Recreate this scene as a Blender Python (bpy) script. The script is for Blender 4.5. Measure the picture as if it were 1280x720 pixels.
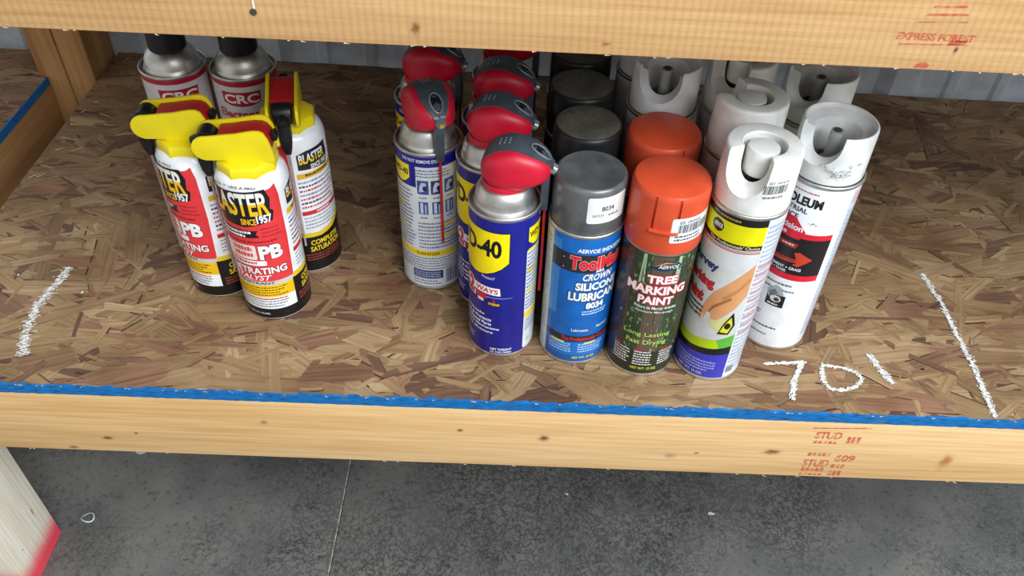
import bpy, bmesh, math, random
from mathutils import Vector, Matrix
random.seed(7)
S = bpy.context.scene
for o in list(bpy.data.objects): bpy.data.objects.remove(o)
COL = S.collection
PI = math.pi

# ------------------------------------------------------------------ camera, world, light
def setup_camera():
    f, pitch, roll, yaw, h, d = 1038.919, 0.757867, 0.0407575, 0.00515365, 0.606553, 0.485739
    fw = Vector((math.sin(yaw)*math.cos(pitch), math.cos(yaw)*math.cos(pitch), -math.sin(pitch)))
    r = Vector((math.cos(yaw), -math.sin(yaw), 0)); u = r.cross(fw)
    r2 = math.cos(roll)*r + math.sin(roll)*u; u2 = -math.sin(roll)*r + math.cos(roll)*u
    cd = bpy.data.cameras.new('camera'); co = bpy.data.objects.new('camera', cd); COL.objects.link(co)
    m = Matrix((r2, u2, -fw)).transposed().to_4x4(); m.translation = Vector((0, -d, h))
    co.matrix_world = m
    cd.sensor_fit = 'HORIZONTAL'; cd.sensor_width = 36; cd.lens = f*36/1280
    cd.clip_start = 0.02
    S.camera = co
setup_camera()
w = bpy.data.worlds.new('world'); S.world = w; w.use_nodes = True
bg = w.node_tree.nodes['Background']; bg.inputs[0].default_value = (0.97, 0.97, 0.96, 1); bg.inputs[1].default_value = 0.63
def area(name, loc, target, sx, sy, power, col):
    l = bpy.data.lights.new(name, 'AREA'); l.shape = 'RECTANGLE'; l.size = sx; l.size_y = sy; l.energy = power; l.color = col
    o = bpy.data.objects.new(name, l); COL.objects.link(o); o.location = loc
    o.rotation_euler = (Vector(target)-Vector(loc)).to_track_quat('-Z', 'Y').to_euler()
    return o
# daylight of the open bay door, to the right of and behind the photographer
area('bay_door_daylight', (1.35, -1.5, 2.1), (0.0, 0.1, 0.0), 2.0, 1.6, 150, (0.86, 0.93, 1.0))
S.view_settings.view_transform = 'Standard'; S.view_settings.look = 'None'
S.view_settings.gamma = 1; S.view_settings.use_curve_mapping = False
S.view_settings.exposure = -0.04

# ------------------------------------------------------------------ helpers
def lin(c):
    if isinstance(c, str): c = tuple(int(c[i:i+2], 16) for i in (0, 2, 4))
    return tuple(((v/255)/12.92 if v/255 <= .04045 else ((v/255+.055)/1.055)**2.4) for v in c)
class NT:
    def __init__(s, name):
        s.m = bpy.data.materials.new(name); s.m.use_nodes = True; s.t = s.m.node_tree
        s.b = s.t.nodes['Principled BSDF']
    def n(s, typ, **kw):
        nd = s.t.nodes.new(typ)
        for k, v in kw.items():
            if k.startswith('i_'):
                key = k[2:]; key = int(key) if key.isdigit() else key.replace('_', ' ')
                nd.inputs[key].default_value = v
            else: setattr(nd, k, v)
        return nd
    def l(s, a, ao, b, bi): s.t.links.new(a.outputs[ao], b.inputs[bi])
    def ramp(s, stops, interp='LINEAR'):
        r = s.t.nodes.new('ShaderNodeValToRGB'); e = r.color_ramp; e.interpolation = interp
        while len(e.elements) < len(stops): e.elements.new(0.5)
        for i, (p, c) in enumerate(stops):
            e.elements[i].position = p
            e.elements[i].color = (*(lin(c) if not isinstance(c, (int, float)) else (c, c, c)), 1)
        return r
    def mix(s, fac, a, b, blend='MIX'):
        m = s.t.nodes.new('ShaderNodeMix'); m.data_type = 'RGBA'; m.blend_type = blend
        for sock, v in ((m.inputs[0], fac), (m.inputs[6], a), (m.inputs[7], b)):
            if isinstance(v, (int, float)): sock.default_value = v
            elif isinstance(v, (tuple, str)): sock.default_value = (*lin(v), 1)
            else: s.t.links.new(v, sock)
        return m.outputs[2]
    def bump(s, src, strength, dist):
        b = s.t.nodes.new('ShaderNodeBump'); b.inputs['Strength'].default_value = strength; b.inputs['Distance'].default_value = dist
        s.t.links.new(src, b.inputs['Height']); s.t.links.new(b.outputs[0], s.b.inputs['Normal']); return b
MATS = {}
def plain(name, c, rough=.4, metal=0, var=.06, scale=60, bump=0, spec=.5, coat=0, trans=0, wear=None):
    if name in MATS: return MATS[name]
    k = NT(name); b = k.b
    b.inputs['Roughness'].default_value = rough; b.inputs['Metallic'].default_value = metal
    b.inputs['Specular IOR Level'].default_value = spec
    b.inputs['Coat Weight'].default_value = coat; b.inputs['Coat Roughness'].default_value = .15
    b.inputs['Transmission Weight'].default_value = trans
    tc = k.n('ShaderNodeTexCoord'); no = k.n('ShaderNodeTexNoise', i_Scale=scale, i_Detail=4.0); k.l(tc, 'Object', no, 'Vector')
    dk = tuple(max(0, v*(1-var*2)) for v in (c if not isinstance(c, str) else tuple(int(c[i:i+2], 16) for i in (0, 2, 4))))
    cc = c if not isinstance(c, str) else tuple(int(c[i:i+2], 16) for i in (0, 2, 4))
    r = k.ramp([(.35, dk), (.6, cc)]); k.l(no, 'Fac', r, 'Fac')
    out = r.outputs[0]
    if wear:
        n2 = k.n('ShaderNodeTexNoise', i_Scale=wear[1], i_Detail=6.0); k.l(tc, 'Object', n2, 'Vector')
        r2 = k.ramp([(wear[2], 0.0), (wear[2]+.08, 1.0)]); k.l(n2, 'Fac', r2, 'Fac')
        out = k.mix(r2.outputs[0], out, wear[0])
    k.t.links.new(out, b.inputs['Base Color'])
    if bump: k.bump(no.outputs['Fac'], bump, .001)
    MATS[name] = k.m; return k.m
def print_mat():
    k = NT('printed_label'); a = k.n('ShaderNodeAttribute', attribute_name='Col')
    tc = k.n('ShaderNodeTexCoord'); no = k.n('ShaderNodeTexNoise', i_Scale=45.0, i_Detail=5.0); k.l(tc, 'Object', no, 'Vector')
    r = k.ramp([(.3, (240, 238, 235)), (.6, (255, 255, 255))]); k.l(no, 'Fac', r, 'Fac')
    k.t.links.new(k.mix(1.0, a.outputs['Color'], r.outputs[0], 'MULTIPLY'), k.b.inputs['Base Color'])
    k.b.inputs['Roughness'].default_value = .3; k.b.inputs['Specular IOR Level'].default_value = .5
    return k.m
PRINT = print_mat()
STEEL = plain('tinplate_steel', (222, 221, 216), .42, 1, .06, 90)
STEELD = plain('dull_steel', (150, 148, 142), .38, 1, .14, 90)

class MB:
    def __init__(s): s.v = []; s.f = []; s.c = []
    def add(s, vs, fs):
        o = len(s.v); s.v += [tuple(p) for p in vs]; s.f += [tuple(i+o for i in f) for f in fs]; return s
    def box(s, x0, x1, y0, y1, z0, z1):
        return s.add([(x0,y0,z0),(x1,y0,z0),(x1,y1,z0),(x0,y1,z0),(x0,y0,z1),(x1,y0,z1),(x1,y1,z1),(x0,y1,z1)],
            [(0,3,2,1),(4,5,6,7),(0,1,5,4),(1,2,6,5),(2,3,7,6),(3,0,4,7)])
    def lathe(s, prof, seg=64, cx=0, cy=0, close=False):
        """prof (r,z) from bottom-outside going up/in; r=0 closes to a pole"""
        rings = []; o = len(s.v)
        for r, z in prof:
            if r < 1e-7: rings.append([len(s.v)]); s.v.append((cx, cy, z))
            else:
                rings.append(list(range(len(s.v), len(s.v)+seg)))
                for i in range(seg):
                    t = 2*PI*i/seg; s.v.append((cx+r*math.cos(t), cy+r*math.sin(t), z))
        pairs = list(zip(rings, rings[1:])) + ([(rings[-1], rings[0])] if close else [])
        for a, b in pairs:
            for i in range(seg):
                j = (i+1) % seg
                if len(a) == 1 and len(b) == 1: continue
                if len(a) == 1: s.f.append((a[0], b[j], b[i]))
                elif len(b) == 1: s.f.append((a[i], a[j], b[0]))
                else: s.f.append((a[i], a[j], b[j], b[i]))
        return s
    def tube(s, pts, r, seg=10, r2=None):
        pts = [Vector(p) for p in pts]; rings = []
        for i, p in enumerate(pts):
            t = (pts[min(i+1, len(pts)-1)]-pts[max(i-1, 0)]).normalized()
            a = t.orthogonal().normalized() if i == 0 else (pa - t*pa.dot(t)).normalized()
            pa = a; b = t.cross(a); rr = r if r2 is None else r+(r2-r)*i/(len(pts)-1)
            o = len(s.v); rings.append(list(range(o, o+seg)))
            s.v += [tuple(p+a*rr*math.cos(2*PI*k/seg)+b*rr*math.sin(2*PI*k/seg)) for k in range(seg)]
        for a, b in zip(rings, rings[1:]):
            for i in range(seg): j = (i+1) % seg; s.f.append((a[i], a[j], b[j], b[i]))
        s.f.append(tuple(reversed(rings[0]))); s.f.append(tuple(rings[-1])); return s
    def prism(s, poly, y0, y1):
        """polygon in (x,z), extruded along y"""
        n = len(poly)
        vs = [(x, y0, z) for x, z in poly]+[(x, y1, z) for x, z in poly]
        return s.add(vs, [tuple(range(n)), tuple(reversed(range(n, 2*n)))]+[(i, i+n, (i+1) % n+n, (i+1) % n) for i in range(n)])
    def loft(s, rings, caps=True):
        n = len(rings[0]); o = len(s.v)
        for r in rings: s.v += [tuple(p) for p in r]
        for k in range(len(rings)-1):
            for i in range(n):
                j = (i+1) % n; s.f.append((o+k*n+i, o+k*n+j, o+(k+1)*n+j, o+(k+1)*n+i))
        if caps:
            s.f.append(tuple(o+i for i in reversed(range(n)))); s.f.append(tuple(o+(len(rings)-1)*n+i for i in range(n)))
        return s
    def mesh(s, name, sharp=35, fix=True):
        me = bpy.data.meshes.new(name); me.from_pydata(s.v, [], s.f); me.update()
        if fix:
            bm = bmesh.new(); bm.from_mesh(me); bmesh.ops.recalc_face_normals(bm, faces=bm.faces); bm.to_mesh(me); bm.free()
        for p in me.polygons: p.use_smooth = True
        me.set_sharp_from_angle(angle=math.radians(sharp))
        return me
    def build(s, name, mat, parent=None, sharp=35, bevel=0, fix=True):
        me = s.mesh(name, sharp, fix)
        if bevel:
            bm = bmesh.new(); bm.from_mesh(me)
            es = [e for e in bm.edges if len(e.link_faces) == 2 and e.calc_face_angle(0) > math.radians(30)]
            bmesh.ops.bevel(bm, geom=es, offset=bevel, segments=2, affect='EDGES', profile=.6, clamp_overlap=True)
            bm.to_mesh(me); bm.free()
            for p in me.polygons: p.use_smooth = True
            me.set_sharp_from_angle(angle=math.radians(sharp))
        return link(name, me, mat, parent)
def link(name, me, mat, parent=None):
    me.materials.clear(); me.materials.append(mat)
    o = bpy.data.objects.new(name, me); COL.objects.link(o); o.parent = parent; return o
def empty(name, loc=(0, 0, 0)):
    o = bpy.data.objects.new(name, None); o.empty_display_size = .02; COL.objects.link(o); o.location = loc; return o
def tag(o, label=None, cat=None, group=None, kind=None):
    for k, v in (('label', label), ('category', cat), ('group', group), ('kind', kind)):
        if v: o[k] = v
    return o
def boolean(me_a, me_bs, name):
    oa = bpy.data.objects.new('t', me_a); COL.objects.link(oa); tmp = [oa]
    for mb in me_bs:
        ob = bpy.data.objects.new('t', mb); COL.objects.link(ob); tmp.append(ob)
        md = oa.modifiers.new('b', 'BOOLEAN'); md.operation = 'DIFFERENCE'; md.object = ob; md.solver = 'EXACT'
    dg = bpy.context.evaluated_depsgraph_get(); dg.update()
    me = bpy.data.meshes.new_from_object(oa.evaluated_get(dg)); me.name = name
    for o in tmp: bpy.data.objects.remove(o)
    for p in me.polygons: p.use_smooth = True
    me.set_sharp_from_angle(angle=math.radians(35)); return me

# ------------------------------------------------------------------ printed labels wrapped on cylinders
TXT = {}
def text_shape(s, off=0.0, shear=0.0):
    key = (s, off, shear)
    if key not in TXT:
        c = bpy.data.curves.new('t', 'FONT'); c.body = s; c.size = 1; c.offset = off; c.shear = shear; c.resolution_u = 3; c.fill_mode = 'FRONT'
        o = bpy.data.objects.new('t', c); COL.objects.link(o)
        me = o.to_mesh(); vs = [(v.co.x, v.co.y) for v in me.vertices]; fs = [tuple(p.vertices) for p in me.polygons]
        o.to_mesh_clear(); bpy.data.objects.remove(o); bpy.data.curves.remove(c)
        x0 = min(v[0] for v in vs); x1 = max(v[0] for v in vs); y0 = min(v[1] for v in vs); y1 = max(v[1] for v in vs)
        TXT[key] = ([((x-x0)/(x1-x0), (y-y0)/(y1-y0)) for x, y in vs], fs)
    return TXT[key]
class Print:
    """flat artwork in (degrees, mm) wrapped on a cylinder (or cone) of radius R(v) mm"""
    def __init__(s, R, R2=None, v0=0, v1=1):
        s.R = R; s.cone = (R, R if R2 is None else R2, v0, v1); s.v = []; s.nr = []; s.f = []; s.c = []; s.rng = random.Random(3)
    def rad(s, v):
        a, b, v0, v1 = s.cone; return a+(b-a)*(v-v0)/(v1-v0)
    def put(s, vs, fs, col, layer, split=None):
        """vs in (deg, mm)"""
        k = s.R*PI/180; bm = bmesh.new()
        bv = [bm.verts.new((u*k, v, 0)) for u, v in vs]
        for f in fs:
            try: bm.faces.new([bv[i] for i in f])
            except ValueError: pass
        us = [u*k for u, _ in vs]; st = 3.0
        q = math.floor(min(us)/st)+1
        while q*st < max(us):
            bmesh.ops.bisect_plane(bm, geom=bm.verts[:]+bm.edges[:]+bm.faces[:], plane_co=(q*st, 0, 0), plane_no=(1, 0, 0)); q += 1
        if split: bmesh.ops.bisect_plane(bm, geom=bm.verts[:]+bm.edges[:]+bm.faces[:], plane_co=(0, split[0], 0), plane_no=(0, 1, 0))
        bm.verts.index_update(); o = len(s.v)
        for v in bm.verts:
            t = v.co.x/s.R; r = (s.rad(v.co.y)+.07+.06*layer)/1000
            s.v.append((r*math.sin(t), -r*math.cos(t), v.co.y/1000)); s.nr.append((math.sin(t), -math.cos(t), 0))
        for f in bm.faces:
            ix = [o+v.index for v in f.verts]
            if f.normal.z < 0: ix.reverse()
            s.f.append(tuple(ix)); cc = col
            if split and f.calc_center_median().y > split[0]: cc = split[1]
            s.c.append(lin(cc))
        bm.free(); return s
    def rect(s, u0, u1, v0, v1, col, layer=1): return s.put([(u0,v0),(u1,v0),(u1,v1),(u0,v1)], [(0,1,2,3)], col, layer)
    def poly(s, pts, col, layer=1): return s.put(pts, [tuple(range(len(pts)))], col, layer)
    def rrect(s, u0, u1, v0, v1, col, layer=1, r=2.0):
        k = s.R*PI/180; ru = r/k; p = []
        for cu, cv, a0 in ((u1-ru, v0+r, -90), (u1-ru, v1-r, 0), (u0+ru, v1-r, 90), (u0+ru, v0+r, 180)):
            for i in range(4):
                a = math.radians(a0+30*i); p.append((cu+ru*math.cos(a), cv+r*math.sin(a)))
        return s.poly(p, col, layer)
    def disc(s, u, v, ru, rv, col, layer=1, n=20): return s.poly([(u+ru*math.cos(2*PI*i/n), v+rv*math.sin(2*PI*i/n)) for i in range(n)], col, layer)
    def text(s, t, u0, u1, v0, v1, col, layer=2, bold=.02, shear=0, split=None, out=None, slope=0, arch=0):
        if out: s.text(t, u0-out[1], u1+out[1], v0-out[2], v1+out[2], out[0], layer, bold+out[3], shear, slope=slope, arch=arch); layer += 1
        vs, fs = text_shape(t, bold, shear)
        return s.put([(u0+(u1-u0)*x, v0+(v1-v0)*y+slope*(x-.5)+arch*(1-(2*x-1)**2)) for x, y in vs], fs, col, layer, split)
    def rows(s, u0, u1, v0, v1, n, col, layer=2, fill=.46, word=(4, 12), ragged=.2, gap=1.1):
        """lines of print too small to read"""
        h = (v1-v0)/n; r = s.rng
        for i in range(n):
            v = v1-(i+1)*h+h*.2; u = u0; e = u1-(u1-u0)*r.random()*ragged
            while u < e:
                x = min(e, u+r.uniform(*word)*.5); hh = h*fill*r.uniform(.8, 1.1)
                s.put([(u,v),(x,v),(x,v+hh),(u,v+hh)], [(0,1,2,3)], col, layer); u = x+gap
        return s
    def bars(s, u0, u1, v0, v1, col='202020', layer=2):
        u = u0; r = s.rng
        while u < u1:
            x = u+r.choice((.5, .8, 1.3)); s.rect(u, min(x, u1), v0, v1, col, layer); u = x+r.choice((.6, .9, 1.2))
        return s
    def build(s, name, parent):
        me = bpy.data.meshes.new(name); me.from_pydata(s.v, [], s.f); me.update()
        a = me.color_attributes.new('Col', 'FLOAT_COLOR', 'CORNER'); data = []
        for p, c in zip(me.polygons, s.c): data += [c[0], c[1], c[2], 1]*p.loop_total
        a.data.foreach_set('color', data)
        for p in me.polygons: p.use_smooth = True
        me.normals_split_custom_set_from_vertices(s.nr)
        return link(name, me, PRINT, parent)

# ------------------------------------------------------------------ materials of the place
def wood_mat(name, light, dark, axis=0, scale=1.0, knots=(), saw=0.0, rough=.65, paint=None, face=(0, 2)):
    k = NT(name); tc = k.n('ShaderNodeTexCoord'); mp = k.n('ShaderNodeMapping')
    k.l(tc, 'Object', mp, 'Vector'); sc = [38*scale]*3; sc[axis] = 2.2*scale; mp.inputs['Scale'].default_value = sc
    n1 = k.n('ShaderNodeTexNoise', i_Scale=1.6, i_Detail=3.0, i_Distortion=.6); k.l(mp, 'Vector', n1, 'Vector')
    ws = [9*scale]*3; ws[axis] = .55*scale
    mp2 = k.n('ShaderNodeMapping'); mp2.inputs['Scale'].default_value = ws; k.l(tc, 'Object', mp2, 'Vector')
    n0 = k.n('ShaderNodeTexNoise', i_Scale=1.1, i_Detail=2.0); k.l(mp2, 'Vector', n0, 'Vector')
    rings = k.n('ShaderNodeMath', operation='MULTIPLY', i_1=26.0); k.l(n0, 'Fac', rings, 0)
    sn = k.n('ShaderNodeMath', operation='SINE'); k.l(rings, 0, sn, 0)
    md = k.n('ShaderNodeMath', operation='MULTIPLY_ADD', i_1=.16, i_2=.0); k.l(sn, 0, md, 0)
    ad = k.n('ShaderNodeMath', operation='ADD'); k.l(n1, 'Fac', ad, 0); k.l(md, 0, ad, 1)
    r = k.ramp([(.2, dark), (.5, tuple((a*.65+b*.35) for a, b in zip(light, dark))), (.75, light)]); k.l(ad, 0, r, 'Fac')
    fine = [260*scale]*3; fine[axis] = 9*scale
    mp3 = k.n('ShaderNodeMapping'); mp3.inputs['Scale'].default_value = fine; k.l(tc, 'Object', mp3, 'Vector')
    n3 = k.n('ShaderNodeTexNoise', i_Scale=1.0, i_Detail=3.0); k.l(mp3, 'Vector', n3, 'Vector')
    r3 = k.ramp([(.3, (236, 227, 215)), (.62, (255, 255, 255))]); k.l(n3, 'Fac', r3, 'Fac')
    out = k.mix(1.0, r.outputs[0], r3.outputs[0], 'MULTIPLY')
    sep = k.n('ShaderNodeSeparateXYZ'); k.l(tc, 'Object', sep, 0)
    for (a, b, ra, rb, col) in knots:
        ma = k.n('ShaderNodeMath', operation='MULTIPLY_ADD', i_1=1/ra, i_2=-a/ra); k.l(sep, face[0], ma, 0)
        mb = k.n('ShaderNodeMath', operation='MULTIPLY_ADD', i_1=1/rb, i_2=-b/rb); k.l(sep, face[1], mb, 0)
        cb = k.n('ShaderNodeCombineXYZ'); k.l(ma, 0, cb, 0); k.l(mb, 0, cb, 1)
        nk = k.n('ShaderNodeTexNoise', i_Scale=1.3); k.l(cb, 0, nk, 'Vector')
        ln = k.n('ShaderNodeVectorMath', operation='LENGTH'); k.l(cb, 0, ln, 0)
        sm = k.n('ShaderNodeMath', operation='ADD'); k.l(ln, 'Value', sm, 0); k.l(nk, 'Fac', sm, 1)
        rk = k.ramp([(.0, .75), (.25, .95), (.55, .75), (.72, .22), (1.0, 0.0)])
        mm = k.n('ShaderNodeMath', operation='MULTIPLY', i_1=.58); k.l(sm, 0, mm, 0); k.l(mm, 0, rk, 'Fac')
        out = k.mix(rk.outputs[0], out, col)
    h = n3.outputs['Fac']
    if saw:
        wv = k.n('ShaderNodeTexWave', i_Scale=62.0, i_Distortion=3.5, i_Detail=2.0); wv.inputs['Detail Scale'].default_value = .4
        mpw = k.n('ShaderNodeMapping'); mpw.inputs['Scale'].default_value = (1, 1, .25); mpw.inputs['Rotation'].default_value = (0, .12, 0)
        k.l(tc, 'Object', mpw, 'Vector'); k.l(mpw, 'Vector', wv, 'Vector')
        rw = k.ramp([(.0, (236, 226, 210)), (.7, (255, 255, 255))]); k.l(wv, 'Fac', rw, 'Fac')
        out = k.mix(saw, out, k.mix(1.0, out, rw.outputs[0], 'MULTIPLY'))
        a2 = k.n('ShaderNodeMath', operation='MULTIPLY_ADD', i_1=.25); k.l(wv, 'Fac', a2, 0); k.l(n3, 'Fac', a2, 2); h = a2.outputs[0]
    if paint:   # sprayed end: (axis index, z0, z1, colour)
        nz = k.n('ShaderNodeTexNoise', i_Scale=60.0, i_Detail=4.0); k.l(tc, 'Object', nz, 'Vector')
        mz = k.n('ShaderNodeMath', operation='MULTIPLY_ADD', i_1=.012); k.l(nz, 'Fac', mz, 0); k.l(sep, paint[0], mz, 2)
        rg = k.n('ShaderNodeMapRange'); rg.interpolation_type = 'SMOOTHSTEP'
        rg.inputs[1].default_value = paint[1]; rg.inputs[2].default_value = paint[2]; rg.inputs[3].default_value = .95; rg.inputs[4].default_value = 0
        k.l(mz, 0, rg, 0); out = k.mix(rg.outputs[0], out, paint[3])
    k.t.links.new(out, k.b.inputs['Base Color']); k.b.inputs['Roughness'].default_value = rough; k.b.inputs['Specular IOR Level'].default_value = .3
    k.bump(h, .35, .0006); return k.m
LUM_L = (236, 199, 146); LUM_D = (205, 156, 100)
BEAM_LOW = wood_mat('pine_board_lower', (230, 194, 142), (214, 171, 114), 0, 1.0, knots=[
    (.0394, -.0522, .0065, .006, (92, 48, 32)), (.263, -.0607, .011, .0055, (120, 70, 42)), (-.3907, -.0775, .007, .0035, (70, 52, 38)),
    (-.36, -.068, .003, .002, (90, 64, 44)), (-.2303, -.043, .0045, .0045, (150, 118, 74)), (-.0419, -.0443, .004, .003, (70, 48, 34)),
    (.435, -.066, .008, .014, (170, 112, 60)), (.165, -.073, .008, .005, (176, 140, 110)), (-.43, -.095, .006, .003, (120, 80, 50)), (.19, -.067, .003, .0018, (80, 56, 40))], rough=.6)
BEAM_UP = wood_mat('pine_board_upper', (212, 172, 122), (196, 153, 103), 0, 1.0, knots=[
    (-.0675, .3655, .004, .006, (128, 78, 40)), (.2703, .368, .0018, .003, (60, 36, 26)), (-.167, .371, .0016, .003, (96, 62, 40)),
    (.052, .361, .004, .0018, (150, 100, 56)), (-.34, .372, .01, .004, (190, 140, 90)), (.10, .42, .01, .006, (130, 80, 44))], saw=.45, rough=.7)
POST = wood_mat('pine_post', (205, 160, 108), (170, 122, 76), 2, 1.0, rough=.7, knots=[(.5, .06, .006, .004, (70, 45, 30))], face=(1, 2))
POSTD = wood_mat('weathered_board', (120, 98, 74), (84, 64, 46), 2, 1.0, rough=.8)
BEAM_SIDE = wood_mat('pine_board_side', (196, 146, 94), (160, 112, 68), 1, 1.0, rough=.7, knots=[(.285, .028, .004, .003, (74, 44, 28)), (.2, .015, .006, .004, (100, 66, 40))], face=(1, 2))
LEG = wood_mat('whitewashed_leg', (250, 243, 226), (242, 232, 210), 2, 1.0, rough=.6, knots=[(.105, -.40, .0016, .012, (150, 110, 84)), (.06, -.42, .002, .002, (140, 110, 90))], face=(1, 2), paint=(2, -.47, -.425, (250, 62, 88)))
HIDDEN_WOOD = wood_mat('pine_frame', (200, 158, 108), (166, 122, 78), 0, 1.0)

def osb_mat():
    k = NT('osb_strands'); a = k.n('ShaderNodeAttribute', attribute_name='Col'); uv = k.n('ShaderNodeUVMap')
    mp = k.n('ShaderNodeMapping'); mp.inputs['Scale'].default_value = (10, 300, 1); k.l(uv, 'UV', mp, 'Vector')
    n = k.n('ShaderNodeTexNoise', i_Scale=1.0, i_Detail=4.0, i_Distortion=.4); k.l(mp, 'Vector', n, 'Vector')
    r = k.ramp([(.28, (196, 182, 164)), (.5, (236, 230, 222)), (.72, (255, 252, 248))]); k.l(n, 'Fac', r, 'Fac')
    tc = k.n('ShaderNodeTexCoord'); n2 = k.n('ShaderNodeTexNoise', i_Scale=9.0, i_Detail=5.0); k.l(tc, 'Object', n2, 'Vector')
    r2 = k.ramp([(.34, (206, 196, 186)), (.6, (255, 255, 255))]); k.l(n2, 'Fac', r2, 'Fac')
    c = k.mix(1.0, k.mix(1.0, a.outputs['Color'], r.outputs[0], 'MULTIPLY'), r2.outputs[0], 'MULTIPLY')
    k.t.links.new(c, k.b.inputs['Base Color']); k.b.inputs['Roughness'].default_value = .58; k.b.inputs['Specular IOR Level'].default_value = .35
    k.bump(n.outputs['Fac'], .6, .0006); return k.m
OSB = osb_mat()
OSB_CORE = plain('osb_core', (120, 92, 62), .8, var=.2, scale=120, bump=.5)
def blue_mat():
    k = NT('blue_painted_edge'); tc = k.n('ShaderNodeTexCoord'); mp = k.n('ShaderNodeMapping'); mp.inputs['Scale'].default_value = (90, 90, 420); k.l(tc, 'Object', mp, 'Vector')
    n = k.n('ShaderNodeTexNoise', i_Scale=1.0, i_Detail=5.0); k.l(mp, 'Vector', n, 'Vector')
    n2 = k.n('ShaderNodeTexNoise', i_Scale=16.0, i_Detail=5.0); k.l(tc, 'Object', n2, 'Vector')
    r = k.ramp([(.3, (0, 62, 104)), (.44, (0, 98, 162)), (.7, (6, 116, 188))]); k.l(n, 'Fac', r, 'Fac')
    mth = k.n('ShaderNodeMath', operation='MULTIPLY'); k.l(n, 'Fac', mth, 0); k.l(n2, 'Fac', mth, 1)
    rw = k.ramp([(.355, 0.0), (.40, .85)]); k.l(mth, 0, rw, 'Fac')
    c = k.mix(rw.outputs[0], r.outputs[0], (96, 110, 104))
    k.t.links.new(c, k.b.inputs['Base Color']); k.b.inputs['Roughness'].default_value = .6; k.bump(n.outputs['Fac'], .5, .0008); return k.m
BLUE = blue_mat()
def concrete_mat():
    k = NT('stained_concrete'); tc = k.n('ShaderNodeTexCoord')
    n = k.n('ShaderNodeTexNoise', i_Scale=7.0, i_Detail=8.0, i_Roughness=.62); k.l(tc, 'Object', n, 'Vector')
    r = k.ramp([(.3, (88, 88, 85)), (.5, (106, 105, 101)), (.7, (124, 122, 116))]); k.l(n, 'Fac', r, 'Fac')
    nd = k.n('ShaderNodeTexNoise', i_Scale=55.0, i_Detail=3.0); k.l(tc, 'Object', nd, 'Vector')
    mx = k.n('ShaderNodeMix', data_type='VECTOR'); mx.inputs[0].default_value = .04; k.l(tc, 'Object', mx, 4); k.l(nd, 'Color', mx, 5)
    v = k.n('ShaderNodeTexVoronoi', feature='DISTANCE_TO_EDGE', i_Scale=95.0); k.l(mx, 1, v, 'Vector')
    rv = k.ramp([(.0, (128, 128, 126)), (.10, (228, 228, 228)), (.2, (255, 255, 255))]); k.l(v, 'Distance', rv, 'Fac')
    n4 = k.n('ShaderNodeTexNoise', i_Scale=5.0, i_Detail=6.0); k.l(tc, 'Object', n4, 'Vector')
    r4 = k.ramp([(.36, .1), (.58, .9)]); k.l(n4, 'Fac', r4, 'Fac')
    c = k.mix(r4.outputs[0], r.outputs[0], k.mix(1.0, r.outputs[0], rv.outputs[0], 'MULTIPLY'))
    n5 = k.n('ShaderNodeTexNoise', i_Scale=140.0, i_Detail=3.0); k.l(tc, 'Object', n5, 'Vector')
    r5 = k.ramp([(.3, (186, 186, 184)), (.42, (255, 255, 255))]); k.l(n5, 'Fac', r5, 'Fac')
    c = k.mix(.8, c, k.mix(1.0, c, r5.outputs[0], 'MULTIPLY'))
    k.t.links.new(c, k.b.inputs['Base Color']); k.b.inputs['Roughness'].default_value = .55
    k.bump(n5.outputs['Fac'], .25, .001); return k.m
CONC = concrete_mat()
WALLM = plain('painted_steel_siding', (204, 213, 222), .38, .0, .05, 30)

# ------------------------------------------------------------------ the setting
FZ = -.49
def floor_build():
    jx = -.237
    a = MB().box(-2.2, jx-.0016, -2.6, 1.2, FZ-.1, FZ).build('floor', CONC, bevel=.0012); tag(a, 'dark grey stained concrete slab left of the joint', kind='structure')
    b = MB().box(jx+.0016, 2.6, -2.6, 1.2, FZ-.1, FZ).build('floor', CONC, bevel=.0012); tag(b, 'dark grey mottled concrete slab right of the joint', kind='structure')
    j = MB().box(jx-.0014, jx+.0005, -2.6, 1.2, FZ-.05, FZ-.0004).build('joint_filler', plain('joint_filler', (176, 172, 158), .8, var=.2, scale=200), a)
floor_build()
def wall_build():
    # ribbed steel siding; y follows the slightly skewed line of the shelf back
    pts = []; maj = .2286; x = -1.40+.05
    prof = [(0, 0), (.0, 0)]
    xs = []
    c0 = .553-.2286*8
    for i in range(14):
        c = c0+maj*i
        xs += [(c-.032, 0), (c-.016, -.019), (c+.016, -.019), (c+.032, 0)]
        for q in (.076, .145):
            xs += [(c+q-.011, 0), (c+q-.006, -.004), (c+q+.006, -.004), (c+q+.011, 0)]
    m = MB(); z0, z1 = FZ, 1.3
    vs = []
    for (xx, dy) in xs:
        y = .6267-.035*xx+dy
        vs += [(xx, y, z0), (xx, y, z1)]
    n = len(xs)
    back = [(xs[0][0], .66, z0), (xs[0][0], .66, z1), (xs[-1][0], .66, z0), (xs[-1][0], .66, z1)]
    fs = [(2*i, 2*i+2, 2*i+3, 2*i+1) for i in range(n-1)]
    m.add(vs, fs)
    # thickness behind
    m2 = [(p[0], p[1]+.0008, p[2]) for p in vs]
    m.add(m2, [(2*i+1, 2*i+3, 2*i+2, 2*i) for i in range(n-1)])
    o = m.build('wall_back', WALLM, sharp=20, fix=False); tag(o, 'pale blue grey ribbed steel siding behind the shelves', kind='structure')
wall_build()

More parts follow.
